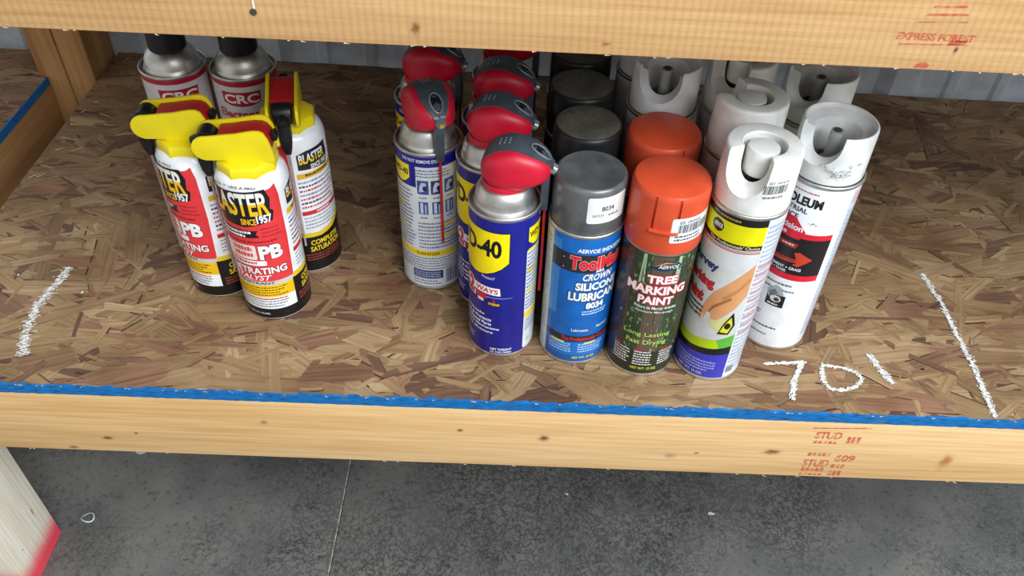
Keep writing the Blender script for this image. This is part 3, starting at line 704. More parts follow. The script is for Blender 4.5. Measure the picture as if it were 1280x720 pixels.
# ------------------------------------------------------------------ white penetrating oil with yellow trigger top
BWHITE = plain('can_white', (242, 243, 244), .22, var=.03)
YEL = plain('trigger_yellow', (250, 228, 24), .38, var=.03, scale=20)
TRED = plain('trigger_red', (188, 28, 32), .45, var=.06)
def bl_label(root):
    R = 33; p = Print(R); Rd = 'e23a3e'; K = '17171a'; Wt = 'f4f4f2'; Y = 'f2c018'
    c = -22
    red = [(-101, 52), (54, 52), (57, 101), (56, 148), (52, 161), (44, 158), (-90, 150), (-100, 156)]
    p.poly(red, Rd, 1)
    p.text('WORK IT LIKE A PRO', -58, 22, 160.5, 163.2, K, 2, .02, arch=2.0)
    p.poly([(-92, 124), (-6, 119.5), (38, 124), (42, 134), (37, 137), (40, 148), (34, 159), (-20, 159), (-86, 157), (-92, 150)], K, 2)
    p.text('BLASTER', -72, 36, 131, 156.5, 'f6c21c', 4, .03, split=(145, 'f2efe2'), arch=1)
    p.text('SINCE', -12, 12, 122.0, 129, 'f6c21c', 4, .03); p.text('1957', 13, 37, 122.8, 132, Wt, 4, .04)
    p.poly([(-80, 105), (12, 107), (7, 111), (11, 115), (-80, 117)], K, 2); p.rows(-74, 4, 106.5, 115, 2, Wt, 3, .6)
    p.rows(16, 50, 106, 119, 3, 'a02428', 2, .35); p.rows(-86, 48, 99.5, 104, 1, '8c1c20', 2, .5)
    p.rrect(-92, 1, 80, 97.5, 'f0dcd8', 2, 2); p.rows(-40, -4, 82, 96, 2, 'dc4a4c', 3, .7, (7, 12))
    p.text('PB', 5, 43, 80, 96.5, Wt, 3, .045, out=('5a1414', .8, .6, .03))
    p.rrect(-70, 14, 72.5, 78.5, Wt, 2, 1.6); p.rows(-66, 10, 73.6, 78, 1, 'b03034', 3, .6)
    p.text('PENETRATING', -74, 45, 61.5, 70, Wt, 3, .03, out=('26181a', 1.2, .7, .03))
    p.text('CATALYST', -66, 17, 53.6, 60, Wt, 3, .02, .35)
    p.rect(-101, 54, 47, 52, 'c4c8c8', 1); p.text('NON-PENETRANT', -80, 20, 48, 51.2, '2c2c34', 2, .02)
    p.rect(-101, 52, 31, 47, Y, 1); p.rows(-80, 40, 32.5, 45.5, 4, '6a5012', 2, .45)
    p.rows(-84, 44, 17, 30.5, 4, '7a8088', 2, .45); p.rows(-84, 40, 27, 30.5, 1, 'c83c40', 3, .5)
    p.rect(-181, 180, 2.2, 15, '121214', 1); p.text('NET WT. 11 OZ. (311 GRAMS)', -62, 0, 6.5, 9.5, 'dcdcdc', 2, .01)
    # side panel
    p.poly([(51, 14), (152, 14), (152, 60), (118, 50), (92, 47), (51, 48)], '141416', 2)
    p.poly([(53, 48), (92, 47), (118, 50), (146, 59), (146, 66), (116, 56), (90, 52.5), (53, 54)], 'e8c832', 3)
    p.text('COMPLETE', 70, 128, 36.5, 43, 'f2d22c', 3, .03); p.text('SATURATION', 68, 132, 28, 34.8, 'f2d22c', 3, .03)
    p.rows(58, 144, 16, 26, 3, '9a4438', 3, .5)
    p.poly([(70, 131), (128, 127), (134, 138), (130, 152), (86, 151), (70, 148)], '26262a', 2); p.text('BLASTER', 73, 124, 137, 148, 'f0c84a', 3, .03, split=(142.5, Wt)); p.text('SINCE 1957', 92, 128, 129.5, 135, 'f2eede', 3, .03)
    p.rect(66, 146, 120.5, 126.5, 'e2b02c', 2); p.rows(80, 138, 121.8, 126, 1, '3a3020', 3, .6)
    for i in range(7): p.rows(66, 144, 84+i*5, 89+i*5, 1, ('c23a40', '3c3c48', 'c23a40', '7880b0', 'c23a40', '50506a', '8088b4')[i], 2, .42)
    p.rect(64, 146, 76, 81, 'cc3038', 2); p.rows(90, 124, 77, 80.6, 1, Wt, 3, .6); p.rows(66, 144, 58, 75, 4, '8a90a0', 2, .35)
    p.rows(155, 250, 20, 130, 22, '8c9098', 2, .45)
    return p.build('label', root)
def bl_actuator(root):
    Z = .166
    coll = MB(); n = 8
    def octa(r, z): return [(r*math.cos(2*PI*(i+.5)/n)/1000, r*math.sin(2*PI*(i+.5)/n)/1000, z/1000) for i in range(n)]
    coll.loft([octa(27.5, 0), octa(27.5, 8), octa(26, 11), octa(20, 13)])
    act = coll.build('actuator', YEL, root, bevel=.0008); act.location.z = Z
    prof = [(-27.5, 11), (-27, 22), (-24.5, 34), (-21.5, 40.5), (-18, 42.6), (-12, 42.8), (-5, 41.6), (3, 40), (12, 39.2), (22, 38), (29, 37.3)]
    for i in range(9):
        a = math.radians(85-21*i); prof.append((30+12*math.cos(a), 25.5+12*math.sin(a)))
    prof += [(22, 13.5), (14, 13), (13, 9)]
    for s in (-1, 1):
        MB().prism([(a/1000, c/1000) for a, c in prof], s*.0115, s*.0145).build('side_plate', YEL, act, bevel=.0009)
    MB().prism([(a/1000, c/1000) for a, c in [(-25, 10), (-25, 22), (11, 22), (20, 15), (13, 9)]], -.0112, .0112).build('body', YEL, act, bevel=.0006)
    MB().prism([(a/1000, c/1000) for a, c in [(-26, 22.5), (-24, 32), (-21, 36.8), (-17, 39), (-10, 39.4), (-2, 38.4), (8, 36.8), (20, 35.6), (20, 30), (-10, 26)]], -.0109, .0109).build('trigger', TRED, act, bevel=.0012)
    nz = MB(); nz.loft([[((31+9.5*math.cos(t))/1000, y, (27.5+10.8*math.sin(t))/1000) for t in [2*PI*i/20 for i in range(20)]] for y in (-.0080, .0080)])
    nz.tube([(.036, 0, .027), (.0445, 0, .024)], .0062, 14, .005)
    nz.build('nozzle', BLACKP, act, bevel=.0008)
    MB().loft([[(x, y, z) for x, y in ((.0370-q, -q2), (.0370+q, -q2), (.0370+q, q2), (.0370-q, q2))] for z, q, q2 in ((.020, .0045, .0055), (.006, .0050, .0058), (-.004, .0042, .0044), (-.012, .0022, .0024))]).build('straw_holder', BLACKP, act, bevel=.0008)
    MB().tube([(.0372, 0, -.010), (.0372, 0, -.07), (.0368, 0, -.125)], .0012, 10).build('straw', plain('straw_clear', (222, 206, 202), .25, trans=.5), act)
    MB().prism([(a/1000, c/1000) for a, c in [(-25, 26), (-30, 27), (-31, 32), (-28, 36), (-24, 33)]], -.004, .004).build('lock_pin', BLACKP, act, bevel=.001)
    return act
def make_bl():
    root = empty('penetrating_oil_can'); tag(root, 'x', 'spray can', 'white penetrating oil cans with yellow trigger tops')
    R = 33
    MB().lathe(mm([(0, 4), (R*.55, 3.0), (R-5, 1.0), (R-2.6, 0), (R-1.0, .3), (R-.1, 1.6), (R, 3), (R, 150), (R-.4, 156), (R-1.8, 161), (R-4.2, 165.2), (R-7.4, 168), (24, 169), (0, 170)]), 120).build('can_body', BWHITE, root, sharp=60)
    bl_label(root); bl_actuator(root); return root
bl = make_bl()
for i, ((x, y), lab, lr, cr) in enumerate([
        ((-.2373, .1275), 'yellow topped penetrating oil can foremost of the three on the left', 0, -86),
        ((-.3000, .1570), 'yellow topped penetrating oil can leftmost of the three, left of the foremost', -36, -86),
        ((-.2180, .1990), 'yellow topped penetrating oil can turned sideways, its spray nozzle towards the viewer', -50, 11)]):
    place(bl, i == 0, (x, y, .0014), lab, lr, cr)

# ------------------------------------------------------------------ contact cleaner (white and red, black cap)
CRED = plain('can_crimson', (176, 16, 44), .3, var=.04)
def make_crc():
    root = empty('contact_cleaner_can'); tag(root, 'x', 'spray can', 'white and red cleaner cans with black caps')
    R = 33.4
    can_shell(root, R, 170, CRED, [(31.8, 168.4), (31.4, 164.2), (30.2, 163.8), (29.5, 165), (28.8, 169.2), (27.8, 170.2), (27.4, 172.2), (26.6, 176.6), (24, 182.6), (20.5, 186.4), (18, 188), (0, 189)], 34.3)
    p = Print(R); Wt = 'd8d8da'; Rd = 'b4122e'
    p.rect(-78, 74, 8, 161, Wt, 1)
    p.poly([(-31, 155), (41, 155), (39, 142), (22, 139.2), (4, 138.4), (-14, 139.2), (-29, 142)], Rd, 2)
    p.text('CRC', -26, 37, 142, 152.6, 'f0eeee', 3, .035); p.disc(27, 147.2, 3, 2, 'c84a5a', 4)
    p.text('Electronic', -44, 52, 124, 134, Rd, 2, .03); p.text('Cleaner', -34, 42, 110, 121, Rd, 2, .03)
    p.rect(-78, 74, 70, 104, '1c2c6c', 2); p.rows(-60, 56, 74, 100, 4, 'e8e8ec', 3); p.rows(-60, 56, 16, 64, 8, '8a3040', 2)
    p.rect(76, 130, 20, 155, 'a81230', 1); p.rows(80, 126, 24, 150, 20, 'e0c8cc', 2, .45)
    p.build('label', root)
    cp = MB().lathe(mm([(18.8, 188.2), (19, 189), (18.6, 226), (17.8, 228), (0, 228.4)]), 48)
    cp.build('cap', plain('cap_black', (26, 30, 38), .42, var=.1), root)
    return root
crc = make_crc()
place(crc, True, (-.2870, .2997, .0014), 'black capped cleaner can right of the pair at the back left', 0)
place(crc, False, (-.3602, .2987, .0014), 'black capped cleaner can left of the pair at the back left', 17)

# ------------------------------------------------------------------ silicone lubricant, grey cap
def make_sil():
    root = empty('silicone_spray_can'); tag(root, 'x', 'spray can', 'spray cans with grey caps in one row')
    R = 32.4
    can_shell(root, R, 160, plain('can_blue', (18, 100, 182), .3, var=.05), None, 33.1)
    p = Print(R); BL = '1467ba'; LB = '3a8ad0'; K = '2a2a2c'; Wt = 'eef0f2'; Rd = 'd82a34'
    p.rect(-100, -58, 4, 155, 'ccd2d2', 1); p.rows(-97, -62, 10, 148, 26, '8a9496', 2, .45)
    p.rect(-58, -40, 62, 150, LB, 1); p.rect(-58, 110, 4, 16, '1a5a9c', 1)
    p.text('AERVOE INDUSTRIES', -13, 74, 141.5, 146, Wt, 3, .03)
    p.rect(-58, 110, 118.5, 139, K, 2); p.text('ToolMates', -24, 84, 122, 137, Rd, 4, .05, out=('f2c0bc', .5, .4, .02))
    p.disc(-34, 133, .8, .6, Wt, 3); p.disc(-34, 122, .8, .6, Wt, 3)
    p.text('CROWN', -1, 50, 109.5, 117.5, Wt, 3, .03, .3, out=('1c1c20', 1, .6, .03)); p.poly([(18, 119), (21, 122), (23, 119.5), (25.5, 123), (28, 119.5), (31, 122), (33, 119)], Wt, 4)
    p.text('SILICONE', -11, 64, 97.5, 107, Wt, 3, .045, out=('15152c', 1.2, .8, .03)); p.text('LUBRICANT', -21, 74, 84.5, 95, Wt, 3, .045, out=('15152c', 1.2, .8, .03)); p.text('8034', 9, 40, 74.5, 82.5, Wt, 3, .045, out=('15152c', 1.2, .8, .03))
    p.rows(4, 50, 66.5, 73, 2, 'b8d4ee', 3, .5); p.text('Lubricates', -10, 18, 45, 48.5, Wt, 3, .01); p.text('Aerosol', 32, 56, 47, 50.5, Wt, 3, .01)
    p.rect(-58, 110, 31, 38.5, K, 2); p.text('The Professionals Choice', -26, 60, 32.6, 37, Rd, 3, .03)
    p.rect(-50, 60, 12, 30, '1e6fc0', 2); p.rows(-48, -6, 16, 29, 4, 'a8c8e8', 3, .5); p.rows(4, 52, 16, 29, 4, 'a8c8e8', 3, .5); p.rect(-44, -20, 28, 30, 'e8d820', 4); p.rect(14, 34, 27.5, 29.5, 'e8d820', 4)
    p.text('NET WT. 10 OZ.', -4, 36, 7.5, 10.5, 'e8e030', 3, .02)
    p.build('label', root)
    cap = MB().lathe(mm([(31.2, 158.4), (31.4, 160), (30.9, 200), (30.3, 203.2), (28.8, 204.9), (27.6, 205.2), (26.8, 204.7), (0, 204.5)]), 96).build('cap', plain('cap_grey', (112, 114, 114), .36, .35, .1, 50, wear=((78, 74, 66), 70, .66)), root)
    q = Print(31.25, 30.92, 172, 199); q.rrect(-6, 63, 173, 199, 'e6e8e4', 1, 2); q.text('8034', 16, 37, 185.2, 190, '3a3c40', 2, .02); q.text('BATCH', 3, 20, 179.6, 182.4, '6a6e72', 2, .01); q.rows(28, 48, 178.8, 182.6, 1, '8a8e92', 2, .6)
    q.build('price_sticker', cap)
    return root
sil = make_sil()
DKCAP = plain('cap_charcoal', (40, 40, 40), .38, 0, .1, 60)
OLIVETOP = plain('cap_top_olive', (100, 96, 84), .7, 0, .1, 60, wear=((70, 64, 54), 60, .62))
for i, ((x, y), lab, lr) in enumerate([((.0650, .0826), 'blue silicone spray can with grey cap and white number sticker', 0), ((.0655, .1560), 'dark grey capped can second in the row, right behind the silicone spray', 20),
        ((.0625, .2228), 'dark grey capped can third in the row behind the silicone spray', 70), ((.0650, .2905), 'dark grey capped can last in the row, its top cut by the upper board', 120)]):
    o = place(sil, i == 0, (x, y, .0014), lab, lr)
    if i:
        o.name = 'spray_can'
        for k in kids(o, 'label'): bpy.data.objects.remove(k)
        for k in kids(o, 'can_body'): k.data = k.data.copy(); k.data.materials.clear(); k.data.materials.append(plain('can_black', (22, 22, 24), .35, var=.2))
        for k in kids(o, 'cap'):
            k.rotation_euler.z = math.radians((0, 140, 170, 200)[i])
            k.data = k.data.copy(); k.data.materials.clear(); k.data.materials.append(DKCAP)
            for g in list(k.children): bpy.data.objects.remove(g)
            MB().lathe(mm([(28.6, 204.95), (27.6, 205.5), (20, 205.3), (0, 205.3)]), 64).build('cap_top', OLIVETOP, k)  # lighter olive disc on top of the charcoal cap

# ------------------------------------------------------------------ tree marking paint, orange cap
def make_or():
    root = empty('marking_paint_can'); tag(root, 'x', 'spray can', 'orange capped marking paint cans')
    R = 32.4
    can_shell(root, R, 155, plain('can_forest', (38, 52, 34), .3, var=.1), None, 32.7)
    p = Print(R); r = random.Random(5)
    p.rect(-100, -62, 4, 151, '3c322e', 1)
    # forest photograph: trunks and foliage
    p.rect(-62, 100, 4, 151, '31442c', 1)
    for i in range(260):
        u = r.uniform(-60, 70); v = r.uniform(34, 150); c = r.choice(('3c5434', '48663c', '2a3a28', '567648', '34482e', '4c5a3c', '66845a'))
        n = 6; q = r.uniform(.6, 2.2); p.poly([(u+q*1.5*math.cos(2*PI*k/n)*r.uniform(.4, 1.2), v+q*1.9*math.sin(2*PI*k/n)*r.uniform(.4, 1.3)) for k in range(n)], c, 2)
    for u0, u1, c in ((-64, -42, '44362e'), (-31, -27, '352e26'), (-18, 16, '5e4e40'), (28, 34, '3a3228'), (44, 60, '4c4032')):
        p.poly([(u0, 30), (u1, 30), (u1-2, 151), (u0+2, 151)], c, 3)
        for i in range(9):
            uu = r.uniform(u0+1, u1-1); a = r.uniform(34, 100); p.rect(uu, uu+r.uniform(.4, 1.4), a, a+r.uniform(15, 48), r.choice(('74624e', '3a2e26', '54463a', '4a3c30')), 4)
    for i in range(120):
        u = r.uniform(-60, 60); v = r.choice((r.uniform(34, 80), r.uniform(118, 150))); c = r.choice(('4a6c3c', '5e8450', '38522e', '7a9a68', '42603a', '8aa87c')); q = r.uniform(.4, 1.5)
        p.poly([(u+q*1.5*math.cos(2*PI*k/6)*r.uniform(.4, 1.2), v+q*1.9*math.sin(2*PI*k/6)*r.uniform(.4, 1.3)) for k in range(6)], c, 5)
    for u0 in (-34, 20): p.poly([(u0, 118), (u0+9, 118), (u0+7, 151), (u0+2, 151)], 'a8b898', 2)
    p.poly([(-22, 139), (-6, 142.5), (0, 147.5), (24, 144), (28, 141), (8, 135.5), (-10, 136)], '1e3450', 6); p.poly([(-16, 139.5), (2, 146), (20, 143.5), (4, 144)], 'c89030', 7); p.text('AERVOE', -8, 24, 138.2, 142.2, 'e0e4e8', 7, .02, .2)
    ol = ('c82430', 1.2, .9, .06)
    p.text('TREE', -21, 26, 120.5, 129.5, 'f6eef0', 6, .04, out=ol); p.text('MARKING', -52, 44, 107.5, 117.5, 'f6eef0', 6, .04, out=ol); p.text('PAINT', -30, 26, 95.5, 104.8, 'f6eef0', 6, .04, out=ol)
    p.text('Pintura de Marcar Arboles', -34, 34, 89.5, 93.2, 'eef0e8', 6, .01); p.text('Peinture Marquage', -30, 30, 84.2, 87.6, 'dfe4d8', 6, .01)
    p.text('Long Lasting', -44, 34, 53, 59.5, 'b8d85c', 6, .01); p.text('Fast Drying', -37, 30, 42.5, 49.5, 'b8d85c', 6, .01)
    p.rect(-62, 70, 4, 34, '262e24', 3)
    for u in (-58, -20, 22): p.rows(u, u+32, 15, 35, 6, 'dcdcd4', 6, .5); p.rect(u, u+13, 35.5, 38, 'b02c30', 6)
    p.text('NET WT. 12 OZ.', -22, 22, 9.5, 12.5, 'e6de3a', 6, .02)
    p.build('label', root)
    # cap with a locking tab cut on three sides
    prof = mm([(30.6, 155.5), (33.2, 154.2), (33.4, 155.5), (32.6, 205), (32, 208.6), (30.6, 210.8), (28.4, 211.6), (0, 212.4), (0, 209), (28, 208.5), (29.5, 206), (30.6, 155.5)])
    body = MB().lathe(prof, 96).mesh('cap', 40)
    cut = []
    def slot(u0, u1, v0, v1):
        m = MB(); vs = []
        n = max(2, int((u1-u0)/4)+1)
        for i in range(n):
            t = math.radians(u0+(u1-u0)*i/(n-1))
            for r_, z in ((30.9, v0), (35.5, v0), (35.5, v1), (30.9, v1)): vs.append((r_*math.sin(t)/1000, -r_*math.cos(t)/1000, z/1000))
        m.loft([vs[i*4:i*4+4] for i in range(n)]); return m.mesh('c')
    cap = boolean(body, [slot(-31.5, -27, 178, 209.5), slot(4, 8.5, 178, 209.5), slot(-31.5, 8.5, 176.8, 178.2)], 'cap')
    cap = link('cap', cap, plain('cap_orange', (216, 80, 46), .36, 0, .05, 30), root)
    # soft bloom of dust on the crown of the cap
    tb = MB()
    for i in range(7):
        t = -19+2.6*i; a = math.radians(t); tb.tube([((32.9)*math.sin(a)/1000, -(32.9)*math.cos(a)/1000, .180), (32.8*math.sin(a)/1000, -32.8*math.cos(a)/1000, .189)], .00035, 6)
    tb.build('tab_ribs', MATS['cap_orange'], cap)
    q = Print(33.22, 32.72, 166, 192); q.rrect(-1, 74, 167, 192, 'e4e6e4', 1, 2); q.text('820  ORANGE', 10, 44, 186.4, 189.4, '404448', 2, .01); q.bars(9, 62, 177, 185.5, '30343a', 2); q.rows(6, 56, 168.5, 175.5, 2, '50545a', 2, .5)
    q.build('price_sticker', cap)
    return root
orr = make_or()
place(orr, True, (.1300, .0705, .0014), 'orange capped tree marking paint can in front, with barcode sticker', 0)
o = place(orr, False, (.1312, .1379, .0014), 'orange capped marking paint can behind the front one, half hidden', 40)
for k in kids(o, 'cap'):
    k.rotation_euler.z = math.radians(52)
    for g in list(k.children):
        if g.name.startswith('price'): bpy.data.objects.remove(g)

# ------------------------------------------------------------------ white inverted marking paint
CAPW = plain('cap_white', (244, 244, 238), .26, 0, .05, 40)
CAPW2 = plain('cap_white_scuffed', (244, 246, 244), .26, 0, .05, 40)
INNER = plain('stem_grey', (176, 178, 174), .4)
def u_cutter(b_in, b_out, c_in, c_out, a0, a1, top, flare=1.25):
    def ring(a, hb, cb):
        pts = [(hb*flare, top)]
        for i in range(13):
            t = PI*i/12; pts.append((hb*math.cos(t), cb+hb-hb*math.sin(t)))
        pts += [(-hb*flare, top)]
        return [(a/1000, b/1000, c/1000) for b, c in pts]
    return MB().loft([ring(a0, b_in, c_in), ring(a1, b_out, c_out)]).mesh('c')
def button_cap(root, H):
    prof = mm([(30.9, -.6), (31.2, .5), (30.5, 45), (30.1, 47.2), (29, 48.4), (27.5, 48.8), (17.6, 48.2), (16.8, 47.2), (16.6, 4), (29, 2), (30.9, -.6)])
    body = MB().lathe(prof, 96).mesh('cap', 40)
    me = boolean(body, [u_cutter(9.5, 21.5, 25, 13, 9, 33, 60, 1.12)], 'cap')
    cap = link('cap', me, CAPW, root); cap.location.z = H/1000
    bt = MB().lathe(mm([(12.6, 24), (12.8, 25), (12.8, 44.5), (12.2, 46), (10.8, 46.4), (0, 46.6)]), 48, .001, 0)
    bt.build('spray_button', CAPW, cap)
    MB().lathe(mm([(7, 6), (8, 10), (6, 24)]), 32).lathe(mm([(16.4, 3), (13, 6), (12, 9), (0, 9)]), 32).build('valve', STEELD, cap)
    return cap
def make_sur():
    root = empty('survey_paint_can'); tag(root, 'x', 'spray can', 'white capped inverted marking paint cans')
    R = 31.6
    can_shell(root, R, 198.7, plain('can_pale_grey', (206, 206, 204), .28, var=.03), [(30.4, 197.4), (30, 196.6), (20, 198), (0, 199)], 32.3)
    p = Print(R); K = '171614'; Y = 'e6e000'; Wt = 'dfe2e4'
    p.rect(-90, 19, 188, 195.2, K, 1); p.rows(-70, -20, 190, 193, 1, 'b89a3c', 2, .6)
    p.rect(-90, 19, 168.5, 188, Y, 1); p.disc(-56, 180, 11, 6.2, K, 2); p.text('AERVOE', -64, -47, 178, 182.6, 'f0f0e8', 3, .03)
    p.rect(-90, 19, 163.4, 168.5, K, 1); p.text("The Professionals' Choice", -66, 16, 164.4, 167.8, 'e8e0a0', 2, .01, .2)
    p.rect(-90, 19, 159.8, 160.8, 'b02c28', 1); p.rect(-90, 19, 161.6, 162.3, 'b02c28', 1)
    p.text('Survey', -96, -36, 131.5, 143, '26366a', 2, .045); p.text('Marking', -100, -37, 111.5, 124.5, 'd8282e', 2, .045, out=('5a1418', 1, .6, .03)); p.text('Paint', -92, -50, 94.5, 107, 'd8282e', 2, .045, out=('5a1418', 1, .6, .03))
    p.rows(-88, -44, 76, 92, 3, '3c3c40', 2, .5)
    # hand pressing a can
    sk = 'd89a68'
    p.poly([(19, 148), (6, 140), (-6, 132), (-20, 122), (-34, 112), (-42, 100), (-48, 88), (-50, 78), (-45, 74), (-40, 79), (-36, 88), (-30, 86), (-28, 80), (-20, 80), (-12, 84), (2, 94), (10, 102), (19, 112)], sk, 2)
    p.poly([(-36, 88), (-30, 97), (-18, 104), (-6, 110), (-4, 107), (-16, 101), (-27, 94), (-33, 87)], 'a8683c', 3)
    p.poly([(-20, 108), (0, 120), (16, 133), (18, 130), (2, 116), (-17, 105)], 'c08450', 3); p.poly([(-46, 76), (-42, 76), (-41, 81), (-44, 82)], 'eabf98', 3)
    p.poly([(-34, 80), (-26, 72), (-6, 62), (6, 64), (12, 74), (2, 88), (-8, 84), (-22, 80)], 'd2cc8a', 1); p.poly([(-12, 64), (6, 64), (13, 76), (6, 92), (-6, 78)], K, 3); p.poly([(-9, 67), (4, 66), (9, 76), (4, 86), (-4, 77)], 'dcd428', 4); p.disc(1, 75, 5, 4, K, 5)
    g0 = lambda u: 56+7*((u+90)/109)
    p.poly([(-90, 50), (-50, 51), (-10, 56), (19, 63.5), (19, 48), (-10, 44), (-50, 40), (-90, 39)], 'b4cc10', 1)
    p.poly([(-10, 56), (19, 63.5), (19, 48), (-2, 45)], '5cb43c', 2)
    p.poly([(-90, 39), (-50, 40), (-10, 44), (19, 48), (19, 37.5), (-90, 30)], K, 1)
    p.poly([(-90, 4), (19, 4), (19, 37.5), (-90, 30)], '3a3ab4', 1); p.rows(-86, 6, 12, 27, 4, '9a9cd8', 2, .5); p.text('NET WT. 15 OZ.', -66, -18, 7, 10, 'e6e0a0', 3, .01)
    p.rect(19, 140, 4, 195, 'd8dee4', 1); p.rows(22, 100, 12, 190, 34, 'a4b2c4', 2, .5); p.rows(24, 60, 60, 150, 9, 'd09098', 3, .4); p.rect(22, 36, 10, 18, '7a828c', 4)
    p.build('label', root)
    cap = button_cap(root, 199.4)
    q = Print(31.0, 30.6, 12, 40); q.text('207  WHITE', 2+33, 2+66, 30.6, 33.0, '5c5e60', 1, .015); q.bars(29, 68, 21.5, 29.5, '4c4e52', 1); q.rows(31, 68, 16.5, 20, 1, '7c7e80', 1, .6)
    st = q.build('printed_code', cap)
    return root, st
sur, st = make_sur()
def set_cap(o, deg, dz=0):
    for k in kids(o, 'cap'): cap_rot(k, deg)
# cap local +x is the notch; printed code is authored facing -y at 0 deg, turned to sit right of the notch
place(sur, True, (.1959, .0668, .0014), 'white capped survey marking paint can in front with hand picture and barcode', 0, -36)
st.rotation_euler.z = math.radians(90+2)
for lab, (x, y), lr, cr in (('white capped paint can directly behind the survey marking paint, its spout turned away', (.2005, .1400), 150, -128),
                            ('white capped paint can with round spray button at the back, under the upper board', (.2070, .2120), 200, -38)):
    o = place(sur, False, (x, y, .0014), lab, lr, cr)
    for k in kids(o, 'cap'):
        for g in list(k.children):
            if g.name.startswith('printed_code'): bpy.data.objects.remove(g)

def cup_cap(root, H, mat):
    prof = mm([(30.9, -.6), (31.2, .5), (30.8, 41), (30.4, 43.4), (29.6, 44.2), (28.6, 44), (27.8, 42.8), (27.2, 40.5), (22.5, 37.5), (19.4, 36), (18.8, 34), (18.4, 4), (29, 2), (30.9, -.6)])
    body = MB().lathe(prof, 96).mesh('cap', 40)
    me = boolean(body, [u_cutter(13, 23, 19, 14, 8, 33, 60, 1.1)], 'cap')
    cap = link('cap', me, mat, root); cap.location.z = H/1000
    MB().tube([(0, 0, .006), (.0015, 0, .035)], .0058, 20, .0052).build('spray_stem', INNER, cap)
    MB().tube([(.0015, 0, .0352), (.00152, 0, .0355)], .0034, 16).build('stem_mouth', plain('stem_mouth', (70, 70, 68), .6), cap)
    MB().lathe(mm([(18.2, 3), (15, 6.5), (12.6, 7), (11.6, 4.6), (8, 4.4), (7, 7.5), (0, 7.6)]), 40).build('valve', STEELD, cap)
    return cap
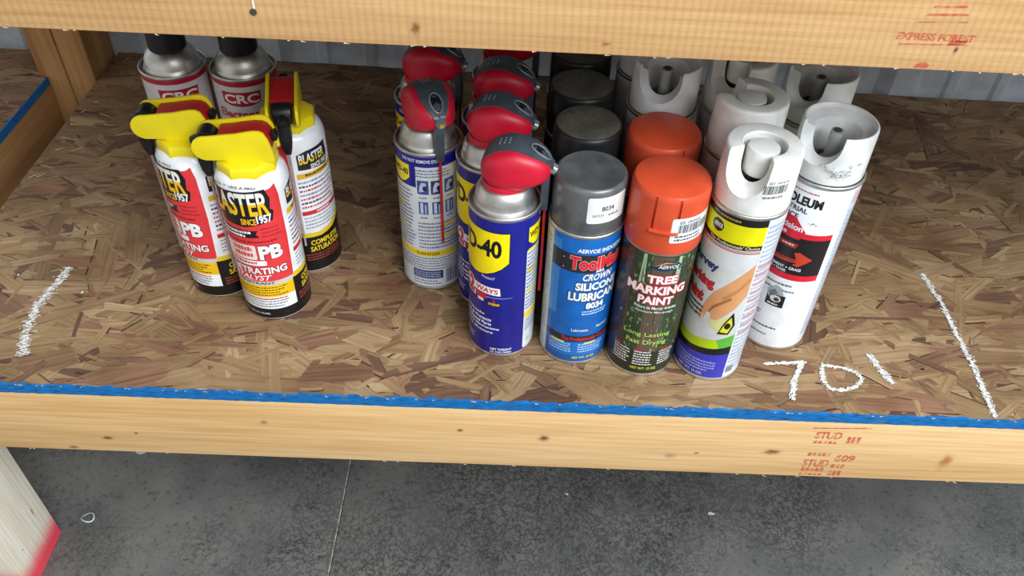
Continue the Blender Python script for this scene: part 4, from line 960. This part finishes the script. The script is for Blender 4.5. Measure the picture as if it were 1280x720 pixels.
def make_rust():
    root = empty('inverted_paint_can'); tag(root, 'x', 'spray can', 'white capped inverted marking paint cans')
    R = 32.9
    can_shell(root, R, 198.7, BWHITE, [(31.6, 197.4), (31.2, 196.6), (20, 198), (0, 199)], 33.7)
    p = Print(R); K = '1a1a1c'; Rd = 'dc2034'; Wt = 'f2f4f6'
    p.rows(-72, -16, 187.6, 190, 1, 'c87078', 2, .6)
    p.text('RUST-OLEUM', -106, -9, 174.5, 184.0, K, 2, .045); p.text('INDUSTRIAL', -92, -27, 167.2, 172.4, '2a3050', 2, .025); p.text('CHOICE', -84, -38, 159.5, 164.8, '2a3050', 2, .025)
    p.rect(-120, 24, 92, 147, Rd, 1); p.rect(-120, 24, 98.8, 141, '1e1a1c', 2)
    p.poly([(-84, 152), (-76, 161), (-40, 161), (-20, 148), (-26, 139), (-84, 139)], Rd, 3); p.text('Precision', -80, -25, 147.5, 154, Wt, 4, .03); p.text('Line', -70, -48, 141, 146, Wt, 4, .02)
    p.poly([(-80, 134), (-24, 134), (-27, 128.5), (-80, 128.5)], 'a83028', 3); p.rows(-50, -28, 130, 133, 1, 'f0d0c8', 4, .6)
    p.poly([(-80, 116), (-20, 117), (-26, 124), (-18, 125.5), (4, 118.5), (-15, 109), (-24, 110), (-18, 113.5), (-80, 110)], 'c8402a', 3)
    p.poly([(-60, 114.5), (-22, 115), (-20, 116.2), (-60, 115.6)], '801c14', 4)
    p.text('ASPHALT PAVEMENT + GRASS', -96, -8, 104, 107.2, Wt, 4, .02); p.text('CONCRETE + PAVER', -82, -30, 100, 103, Wt, 4, .02)
    p.rows(-70, -8, 83, 86.4, 1, '70747a', 2, .6); p.rows(-70, -4, 76, 79.6, 1, '70747a', 2, .6)
    p.poly([(-48, 74), (-36, 82), (-26, 80), (-20, 72), (-30, 64), (-44, 66)], 'a8aeb2', 3); p.poly([(-44, 72), (-36, 77), (-30, 73), (-36, 68)], '6c7276', 4)
    p.rect(-46, -16, 56, 71, '1c1c1e', 3); p.disc(-31, 65.4, 9, 4, 'd8dcdc', 4); p.disc(-29, 65, 4.5, 2.4, '3c3c40', 5); p.rows(-42, -20, 57.2, 60, 1, 'e8e8e8', 4, .6)
    p.rows(-70, -46, 40, 46, 2, '50545a', 2, .5); p.rows(-70, -10, 26, 30, 1, '50545a', 2, .5); p.rows(-60, -24, 16, 20, 1, '8088a0', 2, .6)
    p.rect(36, 120, 8, 193, 'd2dae4', 1); p.rows(38, 100, 16, 172, 34, '9eaec4', 2, .5); p.rect(40, 60, 178, 190, 'dcb8c4', 2)
    r = random.Random(4)
    for i in range(12):   # scuffs
        u = r.uniform(-24, 2); v = 158+r.uniform(-1.2, 1.2); p.poly([(u, v), (u+r.uniform(1, 4), v+.4), (u+r.uniform(1, 3), v+r.uniform(.8, 1.6))], '8a8480', 6)
    p.build('label', root)
    cap = cup_cap(root, 199.4, CAPW2)
    q = Print(31.25, 31.05, 0, 40)
    for i in range(90):  # grey and black smears on the cap wall
        u = max(-32, min(32, r.gauss(0, 14))); v = 10+9*(u/30)**2+r.gauss(0, 2.4); d = r.random()
        q_ = r.uniform(.8, 2.4) if d < .75 else r.uniform(.3, .9); col = r.choice(('d2d0cc', 'c6c4c0', 'dcdad6', 'bab8b4')) if d < .75 else r.choice(('6c6a68', '8a8886', '504e4c'))
        if v < 4: continue
        q.poly([(u+q_*2.4*math.cos(2*PI*k/8)*r.uniform(.5, 1.2), v+q_*.6*math.sin(2*PI*k/8)*r.uniform(.5, 1.2)) for k in range(8)], col, 1+(d >= .75)*1)
    sm = q.build('scuff', cap)
    return root, sm
rust, sm = make_rust()
place(rust, True, (.2688, .1118, .0014), 'white marking paint can with red and black arrow label, rightmost in front', 0, -48)
sm.rotation_euler.z = math.radians(90+48-4)
for lab, (x, y), lr, cr in (('white cup capped can rightmost at the back, behind the arrow label can', (.2775, .2000), 160, -52),
                            ('white cup capped can behind the orange caps, its spout notch towards the viewer', (.1375, .2056), 150, -22),
                            ('white cup capped can deepest in the dark between the grey and white caps', (.1330, .2740), 130, 150)):
    o = place(rust, False, (x, y, .0014), lab, lr, cr)
    for k in kids(o, 'cap'):
        for g in list(k.children):
            if g.name.startswith('scuff'): bpy.data.objects.remove(g)

# ------------------------------------------------------------------ bits on the floor
def debris():
    m = MB(); c = Vector((-.6005, .150, FZ+.0035)); pts = [tuple(c+Vector((.009*math.cos(t), .007*math.sin(t), .002*math.sin(2*t)))) for t in [2*PI*i/24 for i in range(25)]]
    o = m.tube(pts, .0012, 8).build('plastic_ring', plain('clear_plastic', (200, 206, 208), .2, trans=.3)); tag(o, 'small clear plastic ring on the floor beside the red footed leg', 'ring')
    for i, (x, y, s, c, l) in enumerate(((-.566, .268, .007, (206, 206, 198), 'pale paper scrap on the dark floor right of the leg'), (.10, .22, .003, (190, 188, 180), 'tiny pale crumb on the floor below the middle of the shelf'), (.316, .195, .005, (186, 184, 178), 'small pale crumb on the floor below the chalk digits'))):
        r = random.Random(i); m = MB(); n = 7; base = [(x+s*math.cos(2*PI*k/n)*r.uniform(.6, 1.3), y+s*.5*math.sin(2*PI*k/n)*r.uniform(.6, 1.3)) for k in range(n)]
        m.add([(a, b, FZ) for a, b in base]+[(a, b, FZ+.0012+r.uniform(0, .001)) for a, b in base], [tuple(range(n-1, -1, -1)), tuple(range(n, 2*n))]+[(k, (k+1) % n, (k+1) % n+n, k+n) for k in range(n)])
        tag(m.build('floor_scrap', plain('scrap%d' % i, c, .8)), l, 'scrap')
debris()
